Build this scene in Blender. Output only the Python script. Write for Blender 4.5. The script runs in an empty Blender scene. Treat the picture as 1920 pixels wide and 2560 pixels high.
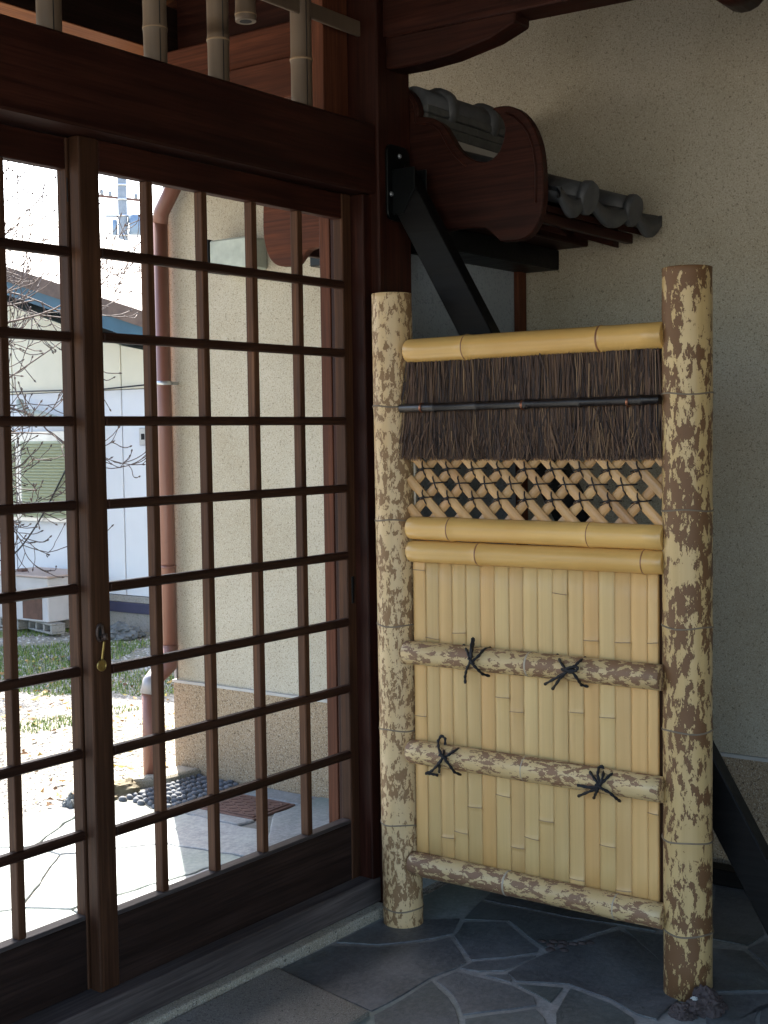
import bpy, bmesh, math, random
from mathutils import Vector, Matrix
from mathutils import noise as mnoise
random.seed(7)
sc = bpy.context.scene
COL = sc.collection
rad = math.radians

# ------------------------------------------------------------------ camera
F = 3367.1
YAW, PITCH, ROLL = 0.9399, 0.0573, -0.0142
CAMP = Vector((0, 0, 1.3))
_f = Vector((math.sin(YAW) * math.cos(PITCH), math.cos(YAW) * math.cos(PITCH), -math.sin(PITCH)))
_r0 = Vector((math.cos(YAW), -math.sin(YAW), 0))
_u0 = _r0.cross(_f)
_r = math.cos(ROLL) * _r0 + math.sin(ROLL) * _u0
_u = -math.sin(ROLL) * _r0 + math.cos(ROLL) * _u0
cam = bpy.data.cameras.new('camera')
camo = bpy.data.objects.new('camera', cam)
COL.objects.link(camo)
camo.matrix_world = Matrix(((_r.x, _u.x, -_f.x, 0), (_r.y, _u.y, -_f.y, 0), (_r.z, _u.z, -_f.z, 1.3), (0, 0, 0, 1)))
cam.sensor_fit = 'VERTICAL'; cam.sensor_height = 36; cam.sensor_width = 27
cam.lens = F / 2560 * 36
cam.clip_start = 0.05; cam.clip_end = 3000
sc.camera = camo

# ------------------------------------------------------------------ world, sun, exposure
SUN_EL = rad(47); SUN_AZ = math.atan2(0.67, 0.74)
w = bpy.data.worlds.new("World"); sc.world = w; w.use_nodes = True
nt = w.node_tree
bg = nt.nodes['Background']
sky = nt.nodes.new('ShaderNodeTexSky'); sky.sky_type = 'NISHITA'; sky.sun_disc = False
sky.sun_elevation = SUN_EL; sky.sun_rotation = SUN_AZ
sky.air_density = 1.0; sky.dust_density = 2.5; sky.ozone_density = 0.8
nt.links.new(sky.outputs[0], bg.inputs[0]); bg.inputs[1].default_value = 0.15
sd = bpy.data.lights.new('sun', 'SUN'); sd.energy = 5.0; sd.angle = rad(0.5); sd.color = (1, 0.95, 0.87)
so = bpy.data.objects.new('sun', sd); COL.objects.link(so)
sdir = Vector((math.sin(SUN_AZ) * math.cos(SUN_EL), math.cos(SUN_AZ) * math.cos(SUN_EL), math.sin(SUN_EL)))
so.rotation_euler = sdir.to_track_quat('Z', 'Y').to_euler(); so.location = (8, 10, 12)
sc.view_settings.view_transform = 'Standard'; sc.view_settings.look = 'None'
sc.view_settings.exposure = 2.35; sc.view_settings.gamma = 1
sc.view_settings.use_curve_mapping = False

# ------------------------------------------------------------------ helpers
def ray(x, y):
    return _f + _r * ((x - 960) / F) - _u * ((y - 1280) / F)
def onX(x, y, X): d = ray(x, y); return CAMP + d * (X / d.x)
def onY(x, y, Y): d = ray(x, y); return CAMP + d * (Y / d.y)
def onZ(x, y, Z=0.0): d = ray(x, y); return CAMP + d * ((Z - 1.3) / d.z)

WL = {}     # world location of every object by name
def wl(o): return WL.get(o.name, Vector((0, 0, 0))) if o else Vector((0, 0, 0))

def tag(o, label=None, cat=None, group=None, kind=None):
    if label: o['label'] = label
    if cat: o['category'] = cat
    if group: o['group'] = group
    if kind: o['kind'] = kind
    return o

def thing(name, loc, label, cat, group=None):
    o = bpy.data.objects.new(name, None); COL.objects.link(o)
    o.empty_display_size = 0.1
    o.location = loc; WL[o.name] = Vector(loc)
    return tag(o, label, cat, group)

class MB:
    def __init__(s): s.v = []; s.f = []; s.sm = []
    def add(s, verts, faces, smooth=False):
        n = len(s.v); s.v += [tuple(p) for p in verts]
        for fc in faces: s.f.append(tuple(i + n for i in fc)); s.sm.append(smooth)
        return s
    def box(s, x0, x1, y0, y1, z0, z1):
        vs = [(x, y, z) for z in (z0, z1) for y in (y0, y1) for x in (x0, x1)]
        return s.add(vs, [(0, 2, 3, 1), (4, 5, 7, 6), (0, 1, 5, 4), (2, 6, 7, 3), (0, 4, 6, 2), (1, 3, 7, 5)])
    def bar(s, a, b, w, h, up=(0, 0, 1), jit=0):
        a = Vector(a); b = Vector(b); d = (b - a).normalized(); up = Vector(up)
        sx = d.cross(up).normalized(); sy = sx.cross(d)
        vs = []
        for p in (a, b):
            for (i, j) in ((-1, -1), (1, -1), (1, 1), (-1, 1)):
                vs.append(p + sx * (w / 2 * i) + sy * (h / 2 * j))
        return s.add(vs, [(3, 2, 1, 0), (4, 5, 6, 7), (0, 1, 5, 4), (1, 2, 6, 5), (2, 3, 7, 6), (3, 0, 4, 7)])
    def tube(s, pts, r, n=8, caps=True, smooth=True, arc=None, up=None):
        pts = [Vector(p) for p in pts]
        if not isinstance(r, (list, tuple)): r = [r] * len(pts)
        m = len(pts); base = len(s.v); vs = []
        prev = None
        for i, p in enumerate(pts):
            d = (pts[min(i + 1, m - 1)] - pts[max(i - 1, 0)])
            d = d.normalized() if d.length > 1e-9 else Vector((0, 0, 1))
            if prev is None:
                a = Vector(up) if up else (Vector((0, 0, 1)) if abs(d.z) < 0.9 else Vector((0, 1, 0)))
                sx = d.cross(a).normalized()
            else:
                sx = (prev - d * prev.dot(d)).normalized()
            prev = sx; sy = d.cross(sx)
            for k in range(n):
                t = 2 * math.pi * k / n
                vs.append(p + (sx * math.cos(t) + sy * math.sin(t)) * r[i])
        fs = []
        for i in range(m - 1):
            for k in range(n):
                a = i * n + k; b = i * n + (k + 1) % n
                fs.append((a, b, b + n, a + n))
        s.add(vs, fs, smooth)
        if caps:
            s.f.append(tuple(base + k for k in reversed(range(n)))); s.sm.append(False)
            s.f.append(tuple(base + (m - 1) * n + k for k in range(n))); s.sm.append(False)
        return s
    def prism(s, poly, axis, a, b):
        """poly: list of 2D points; axis 'x' -> (y,z), 'y' -> (x,z), 'z' -> (x,y)"""
        def P(q, t):
            return (t, q[0], q[1]) if axis == 'x' else ((q[0], t, q[1]) if axis == 'y' else (q[0], q[1], t))
        n = len(poly)
        vs = [P(q, a) for q in poly] + [P(q, b) for q in poly]
        fs = [tuple(reversed(range(n))), tuple(range(n, 2 * n))]
        fs += [(i, (i + 1) % n, (i + 1) % n + n, i + n) for i in range(n)]
        return s.add(vs, fs)
    def build(s, name, mat, parent=None, bevel=0, segs=1, fix=True):
        me = bpy.data.meshes.new(name)
        vs = [Vector(v) for v in s.v]
        lo = Vector([min(v[i] for v in vs) for i in range(3)]); hi = Vector([max(v[i] for v in vs) for i in range(3)])
        c = (lo + hi) / 2
        if parent is None: c.z = lo.z
        me.from_pydata([v - c for v in vs], [], s.f)
        me.polygons.foreach_set('use_smooth', s.sm)
        if fix:
            bm = bmesh.new(); bm.from_mesh(me)
            bmesh.ops.recalc_face_normals(bm, faces=bm.faces)
            bm.to_mesh(me); bm.free()
        me.materials.append(mat)
        o = bpy.data.objects.new(name, me); COL.objects.link(o)
        if parent: o.parent = parent
        o.location = c - wl(parent); WL[o.name] = c
        if bevel:
            b = o.modifiers.new('bevel', 'BEVEL'); b.width = bevel; b.segments = segs; b.limit_method = 'ANGLE'; b.angle_limit = rad(50)
        me.update()
        return o

def box(name, mat, parent, x0, x1, y0, y1, z0, z1, bevel=0.002):
    return MB().box(x0, x1, y0, y1, z0, z1).build(name, mat, parent, bevel)

# ------------------------------------------------------------------ materials
def newmat(name):
    m = bpy.data.materials.new(name); m.use_nodes = True
    t = m.node_tree; b = t.nodes['Principled BSDF']
    return m, t, b
def coords(t, scale=(1, 1, 1), rnd=True):
    tc = t.nodes.new('ShaderNodeTexCoord'); mp = t.nodes.new('ShaderNodeMapping')
    mp.inputs['Scale'].default_value = scale
    if rnd:
        oi = t.nodes.new('ShaderNodeObjectInfo'); mu = t.nodes.new('ShaderNodeMath'); mu.operation = 'MULTIPLY'
        mu.inputs[1].default_value = 37.0
        t.links.new(oi.outputs['Random'], mu.inputs[0])
        ad = t.nodes.new('ShaderNodeVectorMath'); ad.operation = 'ADD'
        t.links.new(tc.outputs['Object'], ad.inputs[0]); t.links.new(mu.outputs[0], ad.inputs[1])
        t.links.new(ad.outputs[0], mp.inputs['Vector'])
    else:
        t.links.new(tc.outputs['Object'], mp.inputs['Vector'])
    return mp.outputs['Vector']
def noise(t, vec, scale, detail=4, rough=0.55, dist=0):
    n = t.nodes.new('ShaderNodeTexNoise'); n.inputs['Scale'].default_value = scale
    n.inputs['Detail'].default_value = detail; n.inputs['Roughness'].default_value = rough
    n.inputs['Distortion'].default_value = dist
    t.links.new(vec, n.inputs['Vector']); return n.outputs['Fac']
def ramp(t, fac, stops, interp='LINEAR'):
    r = t.nodes.new('ShaderNodeValToRGB'); r.color_ramp.interpolation = interp
    e = r.color_ramp.elements
    while len(e) < len(stops): e.new(0.5)
    for i, (p, c) in enumerate(stops):
        e[i].position = p
        e[i].color = (c, c, c, 1) if isinstance(c, (int, float)) else (*c, 1)
    t.links.new(fac, r.inputs[0]); return r.outputs['Color']
def mix(t, fac, a, b, mode='MIX'):
    m = t.nodes.new('ShaderNodeMix'); m.data_type = 'RGBA'; m.blend_type = mode
    for s, v in ((m.inputs[0], fac), (m.inputs[6], a), (m.inputs[7], b)):
        if isinstance(v, (int, float)): s.default_value = v
        elif isinstance(v, tuple): s.default_value = (*v, 1)
        else: t.links.new(v, s)
    return m.outputs[2]
def bump(t, b, h, strength=0.3, dist=0.002, prev=None):
    n = t.nodes.new('ShaderNodeBump'); n.inputs['Strength'].default_value = strength; n.inputs['Distance'].default_value = dist
    t.links.new(h, n.inputs['Height'])
    if prev: t.links.new(prev, n.inputs['Normal'])
    t.links.new(n.outputs[0], b.inputs['Normal']); return n.outputs[0]
def objvar(t, col, lo=0.85, hi=1.1):
    oi = t.nodes.new('ShaderNodeObjectInfo'); mr = t.nodes.new('ShaderNodeMapRange')
    mr.inputs['To Min'].default_value = lo; mr.inputs['To Max'].default_value = hi
    t.links.new(oi.outputs['Random'], mr.inputs['Value'])
    hs = t.nodes.new('ShaderNodeHueSaturation'); t.links.new(mr.outputs[0], hs.inputs['Value']); t.links.new(col, hs.inputs['Color'])
    return hs.outputs['Color']

def wood(name, axis, dark, light, rough=0.5, knots=True, bs=0.5):
    m, t, b = newmat(name)
    sc_ = [38, 38, 38]; sc_['xyz'.index(axis)] = 1.6
    v = coords(t, tuple(sc_))
    n1 = noise(t, v, 1.0, 5, 0.6, 0.6)
    sf = [160, 160, 160]; sf['xyz'.index(axis)] = 5
    v2 = coords(t, tuple(sf)); n2 = noise(t, v2, 1.0, 3, 0.6)
    big = noise(t, coords(t, (3, 3, 3)), 1.0, 3, 0.55)
    c = ramp(t, n1, [(0.28, dark), (0.5, tuple((a + q) / 2 for a, q in zip(dark, light))), (0.72, light)])
    c = mix(t, ramp(t, n2, [(0.35, 0.55), (0.6, 0.0)]), c, tuple(d * 0.45 for d in dark))
    c = mix(t, ramp(t, big, [(0.4, 0.5), (0.68, 0.0)]), c, tuple(d * 0.7 for d in dark))
    c = objvar(t, c, 0.85, 1.12)
    t.links.new(c, b.inputs['Base Color'])
    r = ramp(t, n1, [(0.2, rough - 0.1), (0.8, rough + 0.15)]); t.links.new(r, b.inputs['Roughness'])
    b.inputs['Specular IOR Level'].default_value = 0.14
    bump(t, b, n1, bs, 0.0015, bump(t, b, n2, 0.2, 0.0006))
    return m
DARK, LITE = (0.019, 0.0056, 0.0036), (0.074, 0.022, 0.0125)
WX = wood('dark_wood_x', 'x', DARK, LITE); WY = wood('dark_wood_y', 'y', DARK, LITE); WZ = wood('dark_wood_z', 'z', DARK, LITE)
FRX = wood('door_wood_x', 'x', (0.020, 0.008, 0.005), (0.060, 0.025, 0.014), 0.5)
STZ = wood('shaded_stile_wood_z', 'z', (0.030, 0.012, 0.006), (0.095, 0.043, 0.021), 0.6)  # door wood darkened: shade on the stile fronts put into the colour
FRZ = wood('door_wood_z', 'z', (0.048, 0.019, 0.0095), (0.150, 0.070, 0.034), 0.6)
DKX = wood('weathered_rail_x', 'x', (0.016, 0.009, 0.007), (0.045, 0.026, 0.020), 0.6)
SILL = wood('weathered_sill_x', 'x', (0.055, 0.045, 0.043), (0.150, 0.125, 0.115), 0.55)
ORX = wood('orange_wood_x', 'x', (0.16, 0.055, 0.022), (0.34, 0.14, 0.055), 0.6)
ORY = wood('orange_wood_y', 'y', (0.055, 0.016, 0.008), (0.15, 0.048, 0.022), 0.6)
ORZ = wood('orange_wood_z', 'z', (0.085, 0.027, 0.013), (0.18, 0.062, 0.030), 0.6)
DBL = wood('black_wood', 'y', (0.004, 0.004, 0.0045), (0.014, 0.013, 0.012), 0.45)

def stucco(name, base, speck, lightspeck, sc_=170, amt=0.5):
    m, t, b = newmat(name)
    v = coords(t, rnd=False)
    n1 = noise(t, v, sc_, 3, 0.7); n2 = noise(t, v, sc_ * 1.7, 2, 0.6); n3 = noise(t, v, 1.6, 5, 0.62); n4 = noise(t, v, sc_ * 0.45, 3, 0.75)
    c = mix(t, ramp(t, n3, [(0.35, 0.0), (0.7, 1.0)]), base, tuple(q * w_ for q, w_ in zip(base, (0.76, 0.72, 0.64))))
    c = mix(t, ramp(t, n1, [(0.565, 0.0), (0.61, amt)]), c, speck)
    c = mix(t, ramp(t, n4, [(0.60, 0.0), (0.64, amt)]), c, tuple(q * 0.6 for q in speck))
    c = mix(t, ramp(t, n2, [(0.57, 0.0), (0.64, amt)]), c, lightspeck)
    t.links.new(c, b.inputs['Base Color']); b.inputs['Roughness'].default_value = 0.93
    b.inputs['Specular IOR Level'].default_value = 0.15
    bump(t, b, n1, 0.55, 0.004)
    return m
STUC = stucco('sprayed_beige_plaster', (0.48, 0.435, 0.345), (0.16, 0.13, 0.08), (0.62, 0.58, 0.47), 220, 0.6)
STUG = stucco('grey_wing_plaster', (0.37, 0.42, 0.47), (0.13, 0.14, 0.15), (0.30, 0.31, 0.32), 140, 0.35)
PLIN = stucco('exposed_aggregate', (0.35, 0.265, 0.175), (0.11, 0.075, 0.05), (0.55, 0.48, 0.37), 150, 0.85)
GRAN = stucco('granite', (0.38, 0.355, 0.29), (0.10, 0.095, 0.085), (0.55, 0.53, 0.47), 210, 0.8)
GRAD = stucco('dark_granite', (0.25, 0.245, 0.225), (0.08, 0.08, 0.078), (0.38, 0.37, 0.34), 230, 0.7)
CONC = stucco('concrete', (0.33, 0.32, 0.30), (0.18, 0.17, 0.16), (0.42, 0.41, 0.38), 90, 0.5)

def bamboo(name, cols, rough=0.28, spots=None, axis='z', var=(0.93, 1.06), ss=(74, 36), dk=0.34, hue=None):
    m, t, b = newmat(name)
    sc_ = [70, 70, 70]; sc_['xyz'.index(axis)] = 1.2
    fib = noise(t, coords(t, tuple(sc_)), 1.0, 4, 0.6)
    big = noise(t, coords(t, (4, 4, 4)), 1.0, 3, 0.5)
    c = mix(t, ramp(t, big, [(0.3, 0.0), (0.7, 1.0)]), cols[0], cols[1])
    c = mix(t, ramp(t, fib, [(0.42, 0.0), (0.75, 0.35)]), c, tuple(q * 0.72 for q in cols[1]))
    b.inputs['Roughness'].default_value = rough
    h = fib
    if spots:
        s2 = [ss[0]] * 3; s2['xyz'.index(axis)] = ss[1]
        vv = coords(t, tuple(s2))
        p = noise(t, vv, 1.0, 6, 0.70, 0.25)
        dens = noise(t, coords(t, (11, 11, 11)), 1.0, 2, 0.5)
        ad = t.nodes.new('ShaderNodeMath'); ad.operation = 'MULTIPLY_ADD'; ad.inputs[1].default_value = dk
        t.links.new(dens, ad.inputs[0]); t.links.new(p, ad.inputs[2])
        k = spots[2]
        edge = ramp(t, ad.outputs[0], [(k, 0.0), (k + 0.006, 1.0)])
        body = ramp(t, ad.outputs[0], [(k + 0.012, 0.0), (k + 0.035, 1.0)])
        c = mix(t, edge, c, spots[0]); c = mix(t, body, c, spots[1])
        rr = ramp(t, edge, [(0.0, rough), (1.0, rough + 0.25)]); t.links.new(rr, b.inputs['Roughness'])
        h = edge
        # fine freckles
        fr = noise(t, coords(t, (90, 90, 90)), 1.0, 2, 0.5)
        c = mix(t, ramp(t, fr, [(0.70, 0.0), (0.73, 0.8)]), c, spots[1])
    if hue:
        oi = t.nodes.new('ShaderNodeObjectInfo'); mu = t.nodes.new('ShaderNodeMath'); mu.operation = 'MULTIPLY'; mu.inputs[1].default_value = 7.31
        fr_ = t.nodes.new('ShaderNodeMath'); fr_.operation = 'FRACT'
        t.links.new(oi.outputs['Random'], mu.inputs[0]); t.links.new(mu.outputs[0], fr_.inputs[0])
        c = mix(t, 1.0, c, ramp(t, fr_.outputs[0], hue), 'MULTIPLY')
    c = objvar(t, c, *var)
    t.links.new(c, b.inputs['Base Color'])
    bump(t, b, h, 0.25, 0.0006)
    return m
SP0 = ((0.15, 0.075, 0.028), (0.24, 0.135, 0.058))
SPZ = bamboo('spotted_bamboo_z', ((0.62, 0.455, 0.245), (0.56, 0.385, 0.19)), 0.42, (*SP0, 0.684))
SPZ2 = bamboo('spotted_bamboo_dense_z', ((0.56, 0.395, 0.18), (0.46, 0.31, 0.125)), 0.38, ((0.085, 0.038, 0.013), (0.145, 0.068, 0.024), 0.708), ss=(60, 27), dk=0.42)
SPY = bamboo('spotted_bamboo_y', ((0.60, 0.45, 0.23), (0.54, 0.37, 0.17)), 0.36, ((0.15, 0.075, 0.035), (0.23, 0.125, 0.066), 0.680), 'y')
YBY = bamboo('yellow_bamboo_y', ((0.66, 0.41, 0.135), (0.58, 0.335, 0.10)), 0.26, None, 'y')
SLT = bamboo('pale_slat_bamboo', ((0.63, 0.415, 0.175), (0.58, 0.355, 0.135)), 0.42, None, 'z', (0.90, 1.06), hue=[(0.0, (1.05, 0.97, 0.88)), (0.5, (1.0, 1.0, 1.0)), (1.0, (0.93, 0.99, 1.02))])
LAT = bamboo('lattice_bamboo', ((0.52, 0.315, 0.13), (0.40, 0.215, 0.085)), 0.35, None, 'z', (0.78, 1.12))
GRB = bamboo('weathered_bamboo', ((0.15, 0.105, 0.068), (0.10, 0.068, 0.043)), 0.55, None, 'z')

def plain(name, col, rough=0.6, metal=0, nsc=8, var=0.2, bumpS=0.1, bsc=60):
    m, t, b = newmat(name)
    v = coords(t); n = noise(t, v, nsc, 5, 0.6)
    c = mix(t, ramp(t, n, [(0.3, 0.0), (0.7, 1.0)]), col, tuple(q * (1 - var) for q in col))
    t.links.new(c, b.inputs['Base Color']); b.inputs['Roughness'].default_value = rough; b.inputs['Metallic'].default_value = metal
    if bumpS: bump(t, b, noise(t, v, bsc, 3, 0.6), bumpS, 0.002)
    return m
NODE = plain('bamboo_node', (0.30, 0.20, 0.11), 0.6)
NODEL = plain('bamboo_node_pale', (0.42, 0.36, 0.27), 0.5)
NODEP = plain('post_node', (0.20, 0.155, 0.105), 0.6)
NODEY = plain('bamboo_node_brown', (0.24, 0.10, 0.035), 0.45)
CORD = plain('black_cord', (0.010, 0.010, 0.013), 0.75, 0, 300, 0.5, 0.5, 500)
TIE = plain('brown_cord', (0.016, 0.010, 0.009), 0.7, 0, 300, 0.3)
BLKB = plain('black_bamboo', (0.012, 0.008, 0.008), 0.42, 0, 20, 0.5)
COPW = plain('copper_wire', (0.55, 0.22, 0.12), 0.3, 0.9)
BLKM = plain('black_iron', (0.008, 0.010, 0.010), 0.38, 0.6, 20, 0.4)
BRASS = plain('brass', (0.42, 0.30, 0.10), 0.35, 0.85, 60, 0.4)
OLDM = plain('aged_bronze', (0.11, 0.075, 0.06), 0.5, 0.6, 60, 0.4)
TILE = plain('smoked_roof_tile', (0.085, 0.088, 0.092), 0.55, 0, 25, 0.45, 0.3, 120)
TILE2 = plain('dull_tile_course', (0.095, 0.097, 0.092), 0.7, 0, 30, 0.4, 0.5, 150)
MORT = plain('white_roof_mortar', (0.50, 0.48, 0.44), 0.9)
PIPE = plain('brown_downpipe', (0.20, 0.085, 0.058), 0.4, 0, 5, 0.12, 0.02)
PIPG = plain('grey_pipe_joint', (0.32, 0.30, 0.30), 0.4, 0.3)
ALU = plain('aluminium', (0.55, 0.56, 0.57), 0.35, 0.8)
NWALL = plain('white_siding', (0.70, 0.73, 0.76), 0.7, 0, 3, 0.06, 0.1)
NYEL = plain('cream_gable', (0.76, 0.73, 0.58), 0.8, 0, 3, 0.08)
NBLUE = plain('blue_fascia', (0.045, 0.13, 0.19), 0.5, 0, 4, 0.3)
NROOF = plain('brown_roof_sheet', (0.17, 0.115, 0.085), 0.7, 0, 9, 0.5)
NNAVY = plain('navy_band', (0.045, 0.045, 0.09), 0.5)
SHUT = plain('pale_green_shutter', (0.42, 0.45, 0.29), 0.5, 0, 3, 0.08, 0)
POLE = plain('pole_concrete', (0.24, 0.27, 0.30), 0.8)
TRAN = plain('transformer_blue_grey', (0.18, 0.26, 0.36), 0.5)
BOXP = plain('faded_pink_sheet', (0.52, 0.40, 0.34), 0.6, 0, 4, 0.2)
BOXW = plain('faded_white_sheet', (0.55, 0.53, 0.52), 0.6, 0, 4, 0.2)
BOXR = plain('rusty_grille', (0.14, 0.07, 0.045), 0.8, 0, 15, 0.5)
RUST = plain('rusty_iron', (0.17, 0.095, 0.075), 0.75, 0.2, 25, 0.4, 0.3)
CABLE = plain('black_cable', (0.02, 0.02, 0.022), 0.5)
MBOX = plain('grey_green_box', (0.46, 0.50, 0.42), 0.45, 0, 14, 0.35)
LEAFG = plain('grass_green', (0.10, 0.17, 0.035), 0.6, 0, 5, 0.4, 0)
ROCK = plain('purple_brown_rock', (0.075, 0.055, 0.052), 0.8, 0, 30, 0.6, 0.8, 60)
ROCKG = plain('grey_rock', (0.16, 0.17, 0.17), 0.8, 0, 10, 0.5, 0.8, 40)
ROCKB = plain('mossy_brown_rock', (0.19, 0.155, 0.09), 0.9, 0, 8, 0.5, 0.8, 40)
COBB = plain('grey_cobble', (0.12, 0.13, 0.145), 0.8, 0, 12, 0.4)
QUARTZ = plain('white_chip', (0.55, 0.57, 0.54), 0.5)
HOLE = plain('dark_hole', (0.01, 0.01, 0.01), 0.9)

def island(name, stops, rough=0.7, spec=0.3):
    m, t, b = newmat(name)
    g = t.nodes.new('ShaderNodeNewGeometry')
    c = ramp(t, g.outputs['Random Per Island'], stops)
    t.links.new(c, b.inputs['Base Color']); b.inputs['Roughness'].default_value = rough
    b.inputs['Specular IOR Level'].default_value = spec
    return m
TWIG = island('brushwood', [(0.0, (0.018, 0.014, 0.015)), (0.35, (0.052, 0.032, 0.025)), (0.62, (0.10, 0.055, 0.036)), (0.88, (0.13, 0.075, 0.042)), (1.0, (0.22, 0.14, 0.075))])
GRVL = island('gravel_stones', [(0, (0.22, 0.21, 0.19)), (0.4, (0.36, 0.34, 0.31)), (0.8, (0.48, 0.45, 0.41)), (1, (0.6, 0.57, 0.52))], 0.9)
FALL = island('fallen_leaves', [(0, (0.10, 0.05, 0.025)), (0.4, (0.28, 0.15, 0.06)), (0.75, (0.42, 0.30, 0.10)), (1, (0.5, 0.42, 0.12))], 0.7)
GRAS = island('grass_blades', [(0, (0.05, 0.11, 0.02)), (0.5, (0.12, 0.20, 0.04)), (0.85, (0.22, 0.28, 0.07)), (1, (0.34, 0.32, 0.10))], 0.6)
BARK = plain('bare_bark', (0.13, 0.095, 0.08), 0.8, 0, 30, 0.5, 0.4, 80)

def slate(name, c0, c1, c2, rough=0.5, gl=0.5):
    m, t, b = newmat(name)
    v = coords(t)
    n1 = noise(t, v, 5, 6, 0.62, 0.4); n2 = noise(t, v, 60, 4, 0.7); n3 = noise(t, v, 1.7, 2, 0.5)
    c = ramp(t, n1, [(0.3, c0), (0.52, c1), (0.75, c2)])
    c = mix(t, ramp(t, n2, [(0.4, 0.0), (0.75, 0.45)]), c, tuple(q * 1.5 for q in c2))
    c = mix(t, ramp(t, n3, [(0.45, 0.0), (0.7, 0.5)]), c, tuple(q * w_ for q, w_ in zip(c1, (0.75, 1.0, 0.8))))
    c = objvar(t, c, 0.8, 1.2)
    t.links.new(c, b.inputs['Base Color'])
    t.links.new(ramp(t, n1, [(0.3, rough - 0.1), (0.7, rough + 0.15)]), b.inputs['Roughness'])
    b.inputs['Specular IOR Level'].default_value = gl
    bump(t, b, n1, 0.6, 0.012, bump(t, b, n2, 0.6, 0.003))
    return m
SLATE = slate('dark_slate', (0.036, 0.040, 0.045), (0.078, 0.085, 0.091), (0.15, 0.155, 0.155), 0.5)
PAVE = slate('outdoor_slate', (0.15, 0.165, 0.175), (0.25, 0.265, 0.27), (0.36, 0.37, 0.36), 0.7, 0.3)
JOIN = slate('mortar_joint', (0.16, 0.165, 0.165), (0.21, 0.215, 0.21), (0.27, 0.27, 0.26), 0.85, 0.2)
JOUT = slate('outdoor_joint', (0.10, 0.10, 0.095), (0.16, 0.155, 0.145), (0.22, 0.215, 0.20), 0.9, 0.2)

def groundmat():
    m, t, b = newmat('garden_soil')
    v = coords(t, rnd=False)
    n1 = noise(t, v, 0.8, 5, 0.6); n2 = noise(t, v, 45, 4, 0.7)
    c = mix(t, ramp(t, n1, [(0.4, 0.0), (0.65, 0.7)]), (0.42, 0.39, 0.34), (0.22, 0.21, 0.13))
    c = mix(t, ramp(t, n2, [(0.45, 0.0), (0.6, 0.7)]), c, (0.13, 0.11, 0.09))
    t.links.new(c, b.inputs['Base Color']); b.inputs['Roughness'].default_value = 0.95
    bump(t, b, n2, 1.0, 0.02); return m
SOIL = groundmat()

# ------------------------------------------------------------------ setting: ground, interior floor, pavement
g = MB().add([(-400, 3.72, -0.02), (400, 3.72, -0.02), (400, 800, -0.02), (-400, 800, -0.02)], [(0, 1, 2, 3)])
g.add([(-400, -400, -0.024), (400, -400, -0.024), (400, 3.72, -0.024), (-400, 3.72, -0.024)], [(0, 1, 2, 3)])
tag(g.build('ground', SOIL), kind='structure')
fl = MB().box(-0.4, 3.72, -0.6, 2.122, -0.02, 0.0).build('porch_floor', JOIN); tag(fl, kind='structure')
pv = MB().box(-2.5, 3.72, 2.30, 3.72, -0.018, -0.006).build('pavement', JOUT); tag(pv, kind='structure')

def clip(poly, n, d):
    out = []
    for i in range(len(poly)):
        a, b = poly[i], poly[(i + 1) % len(poly)]
        da = a[0] * n[0] + a[1] * n[1] - d; db = b[0] * n[0] + b[1] * n[1] - d
        if da <= 0: out.append(a)
        if (da < 0 < db) or (db < 0 < da):
            k = da / (da - db); out.append((a[0] + (b[0] - a[0]) * k, a[1] + (b[1] - a[1]) * k))
    return out
def voronoi(seeds, bounds, gap):
    x0, x1, y0, y1 = bounds; res = []
    for i, s in enumerate(seeds):
        p = [(x0, y0), (x1, y0), (x1, y1), (x0, y1)]
        for j, q in enumerate(seeds):
            if i == j: continue
            dx, dy = q[0] - s[0], q[1] - s[1]; L = math.hypot(dx, dy)
            if L > 1.6: continue
            n = (dx / L, dy / L); mid = ((s[0] + q[0]) / 2, (s[1] + q[1]) / 2)
            p = clip(p, n, mid[0] * n[0] + mid[1] * n[1] - gap / 2)
            if len(p) < 3: break
        if len(p) >= 3: res.append(p)
    return res
def rough_poly(p, amp, step=0.05):
    out = []
    for i in range(len(p)):
        a, b = p[i], p[(i + 1) % len(p)]
        L = math.hypot(b[0] - a[0], b[1] - a[1]); k = max(1, int(L / step))
        for j in range(k):
            t = j / k; x = a[0] + (b[0] - a[0]) * t; y = a[1] + (b[1] - a[1]) * t
            nn = mnoise.noise_vector(Vector((x * 14, y * 14, 3)))
            out.append((x + nn.x * amp, y + nn.y * amp))
    return out
def inset(p, k):
    cx = sum(q[0] for q in p) / len(p); cy = sum(q[1] for q in p) / len(p)
    o = []
    for q in p:
        d = math.hypot(q[0] - cx, q[1] - cy); f_ = max(0, 1 - k / max(d, 1e-6)); o.append((cx + (q[0] - cx) * f_, cy + (q[1] - cy) * f_))
    return o
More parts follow.
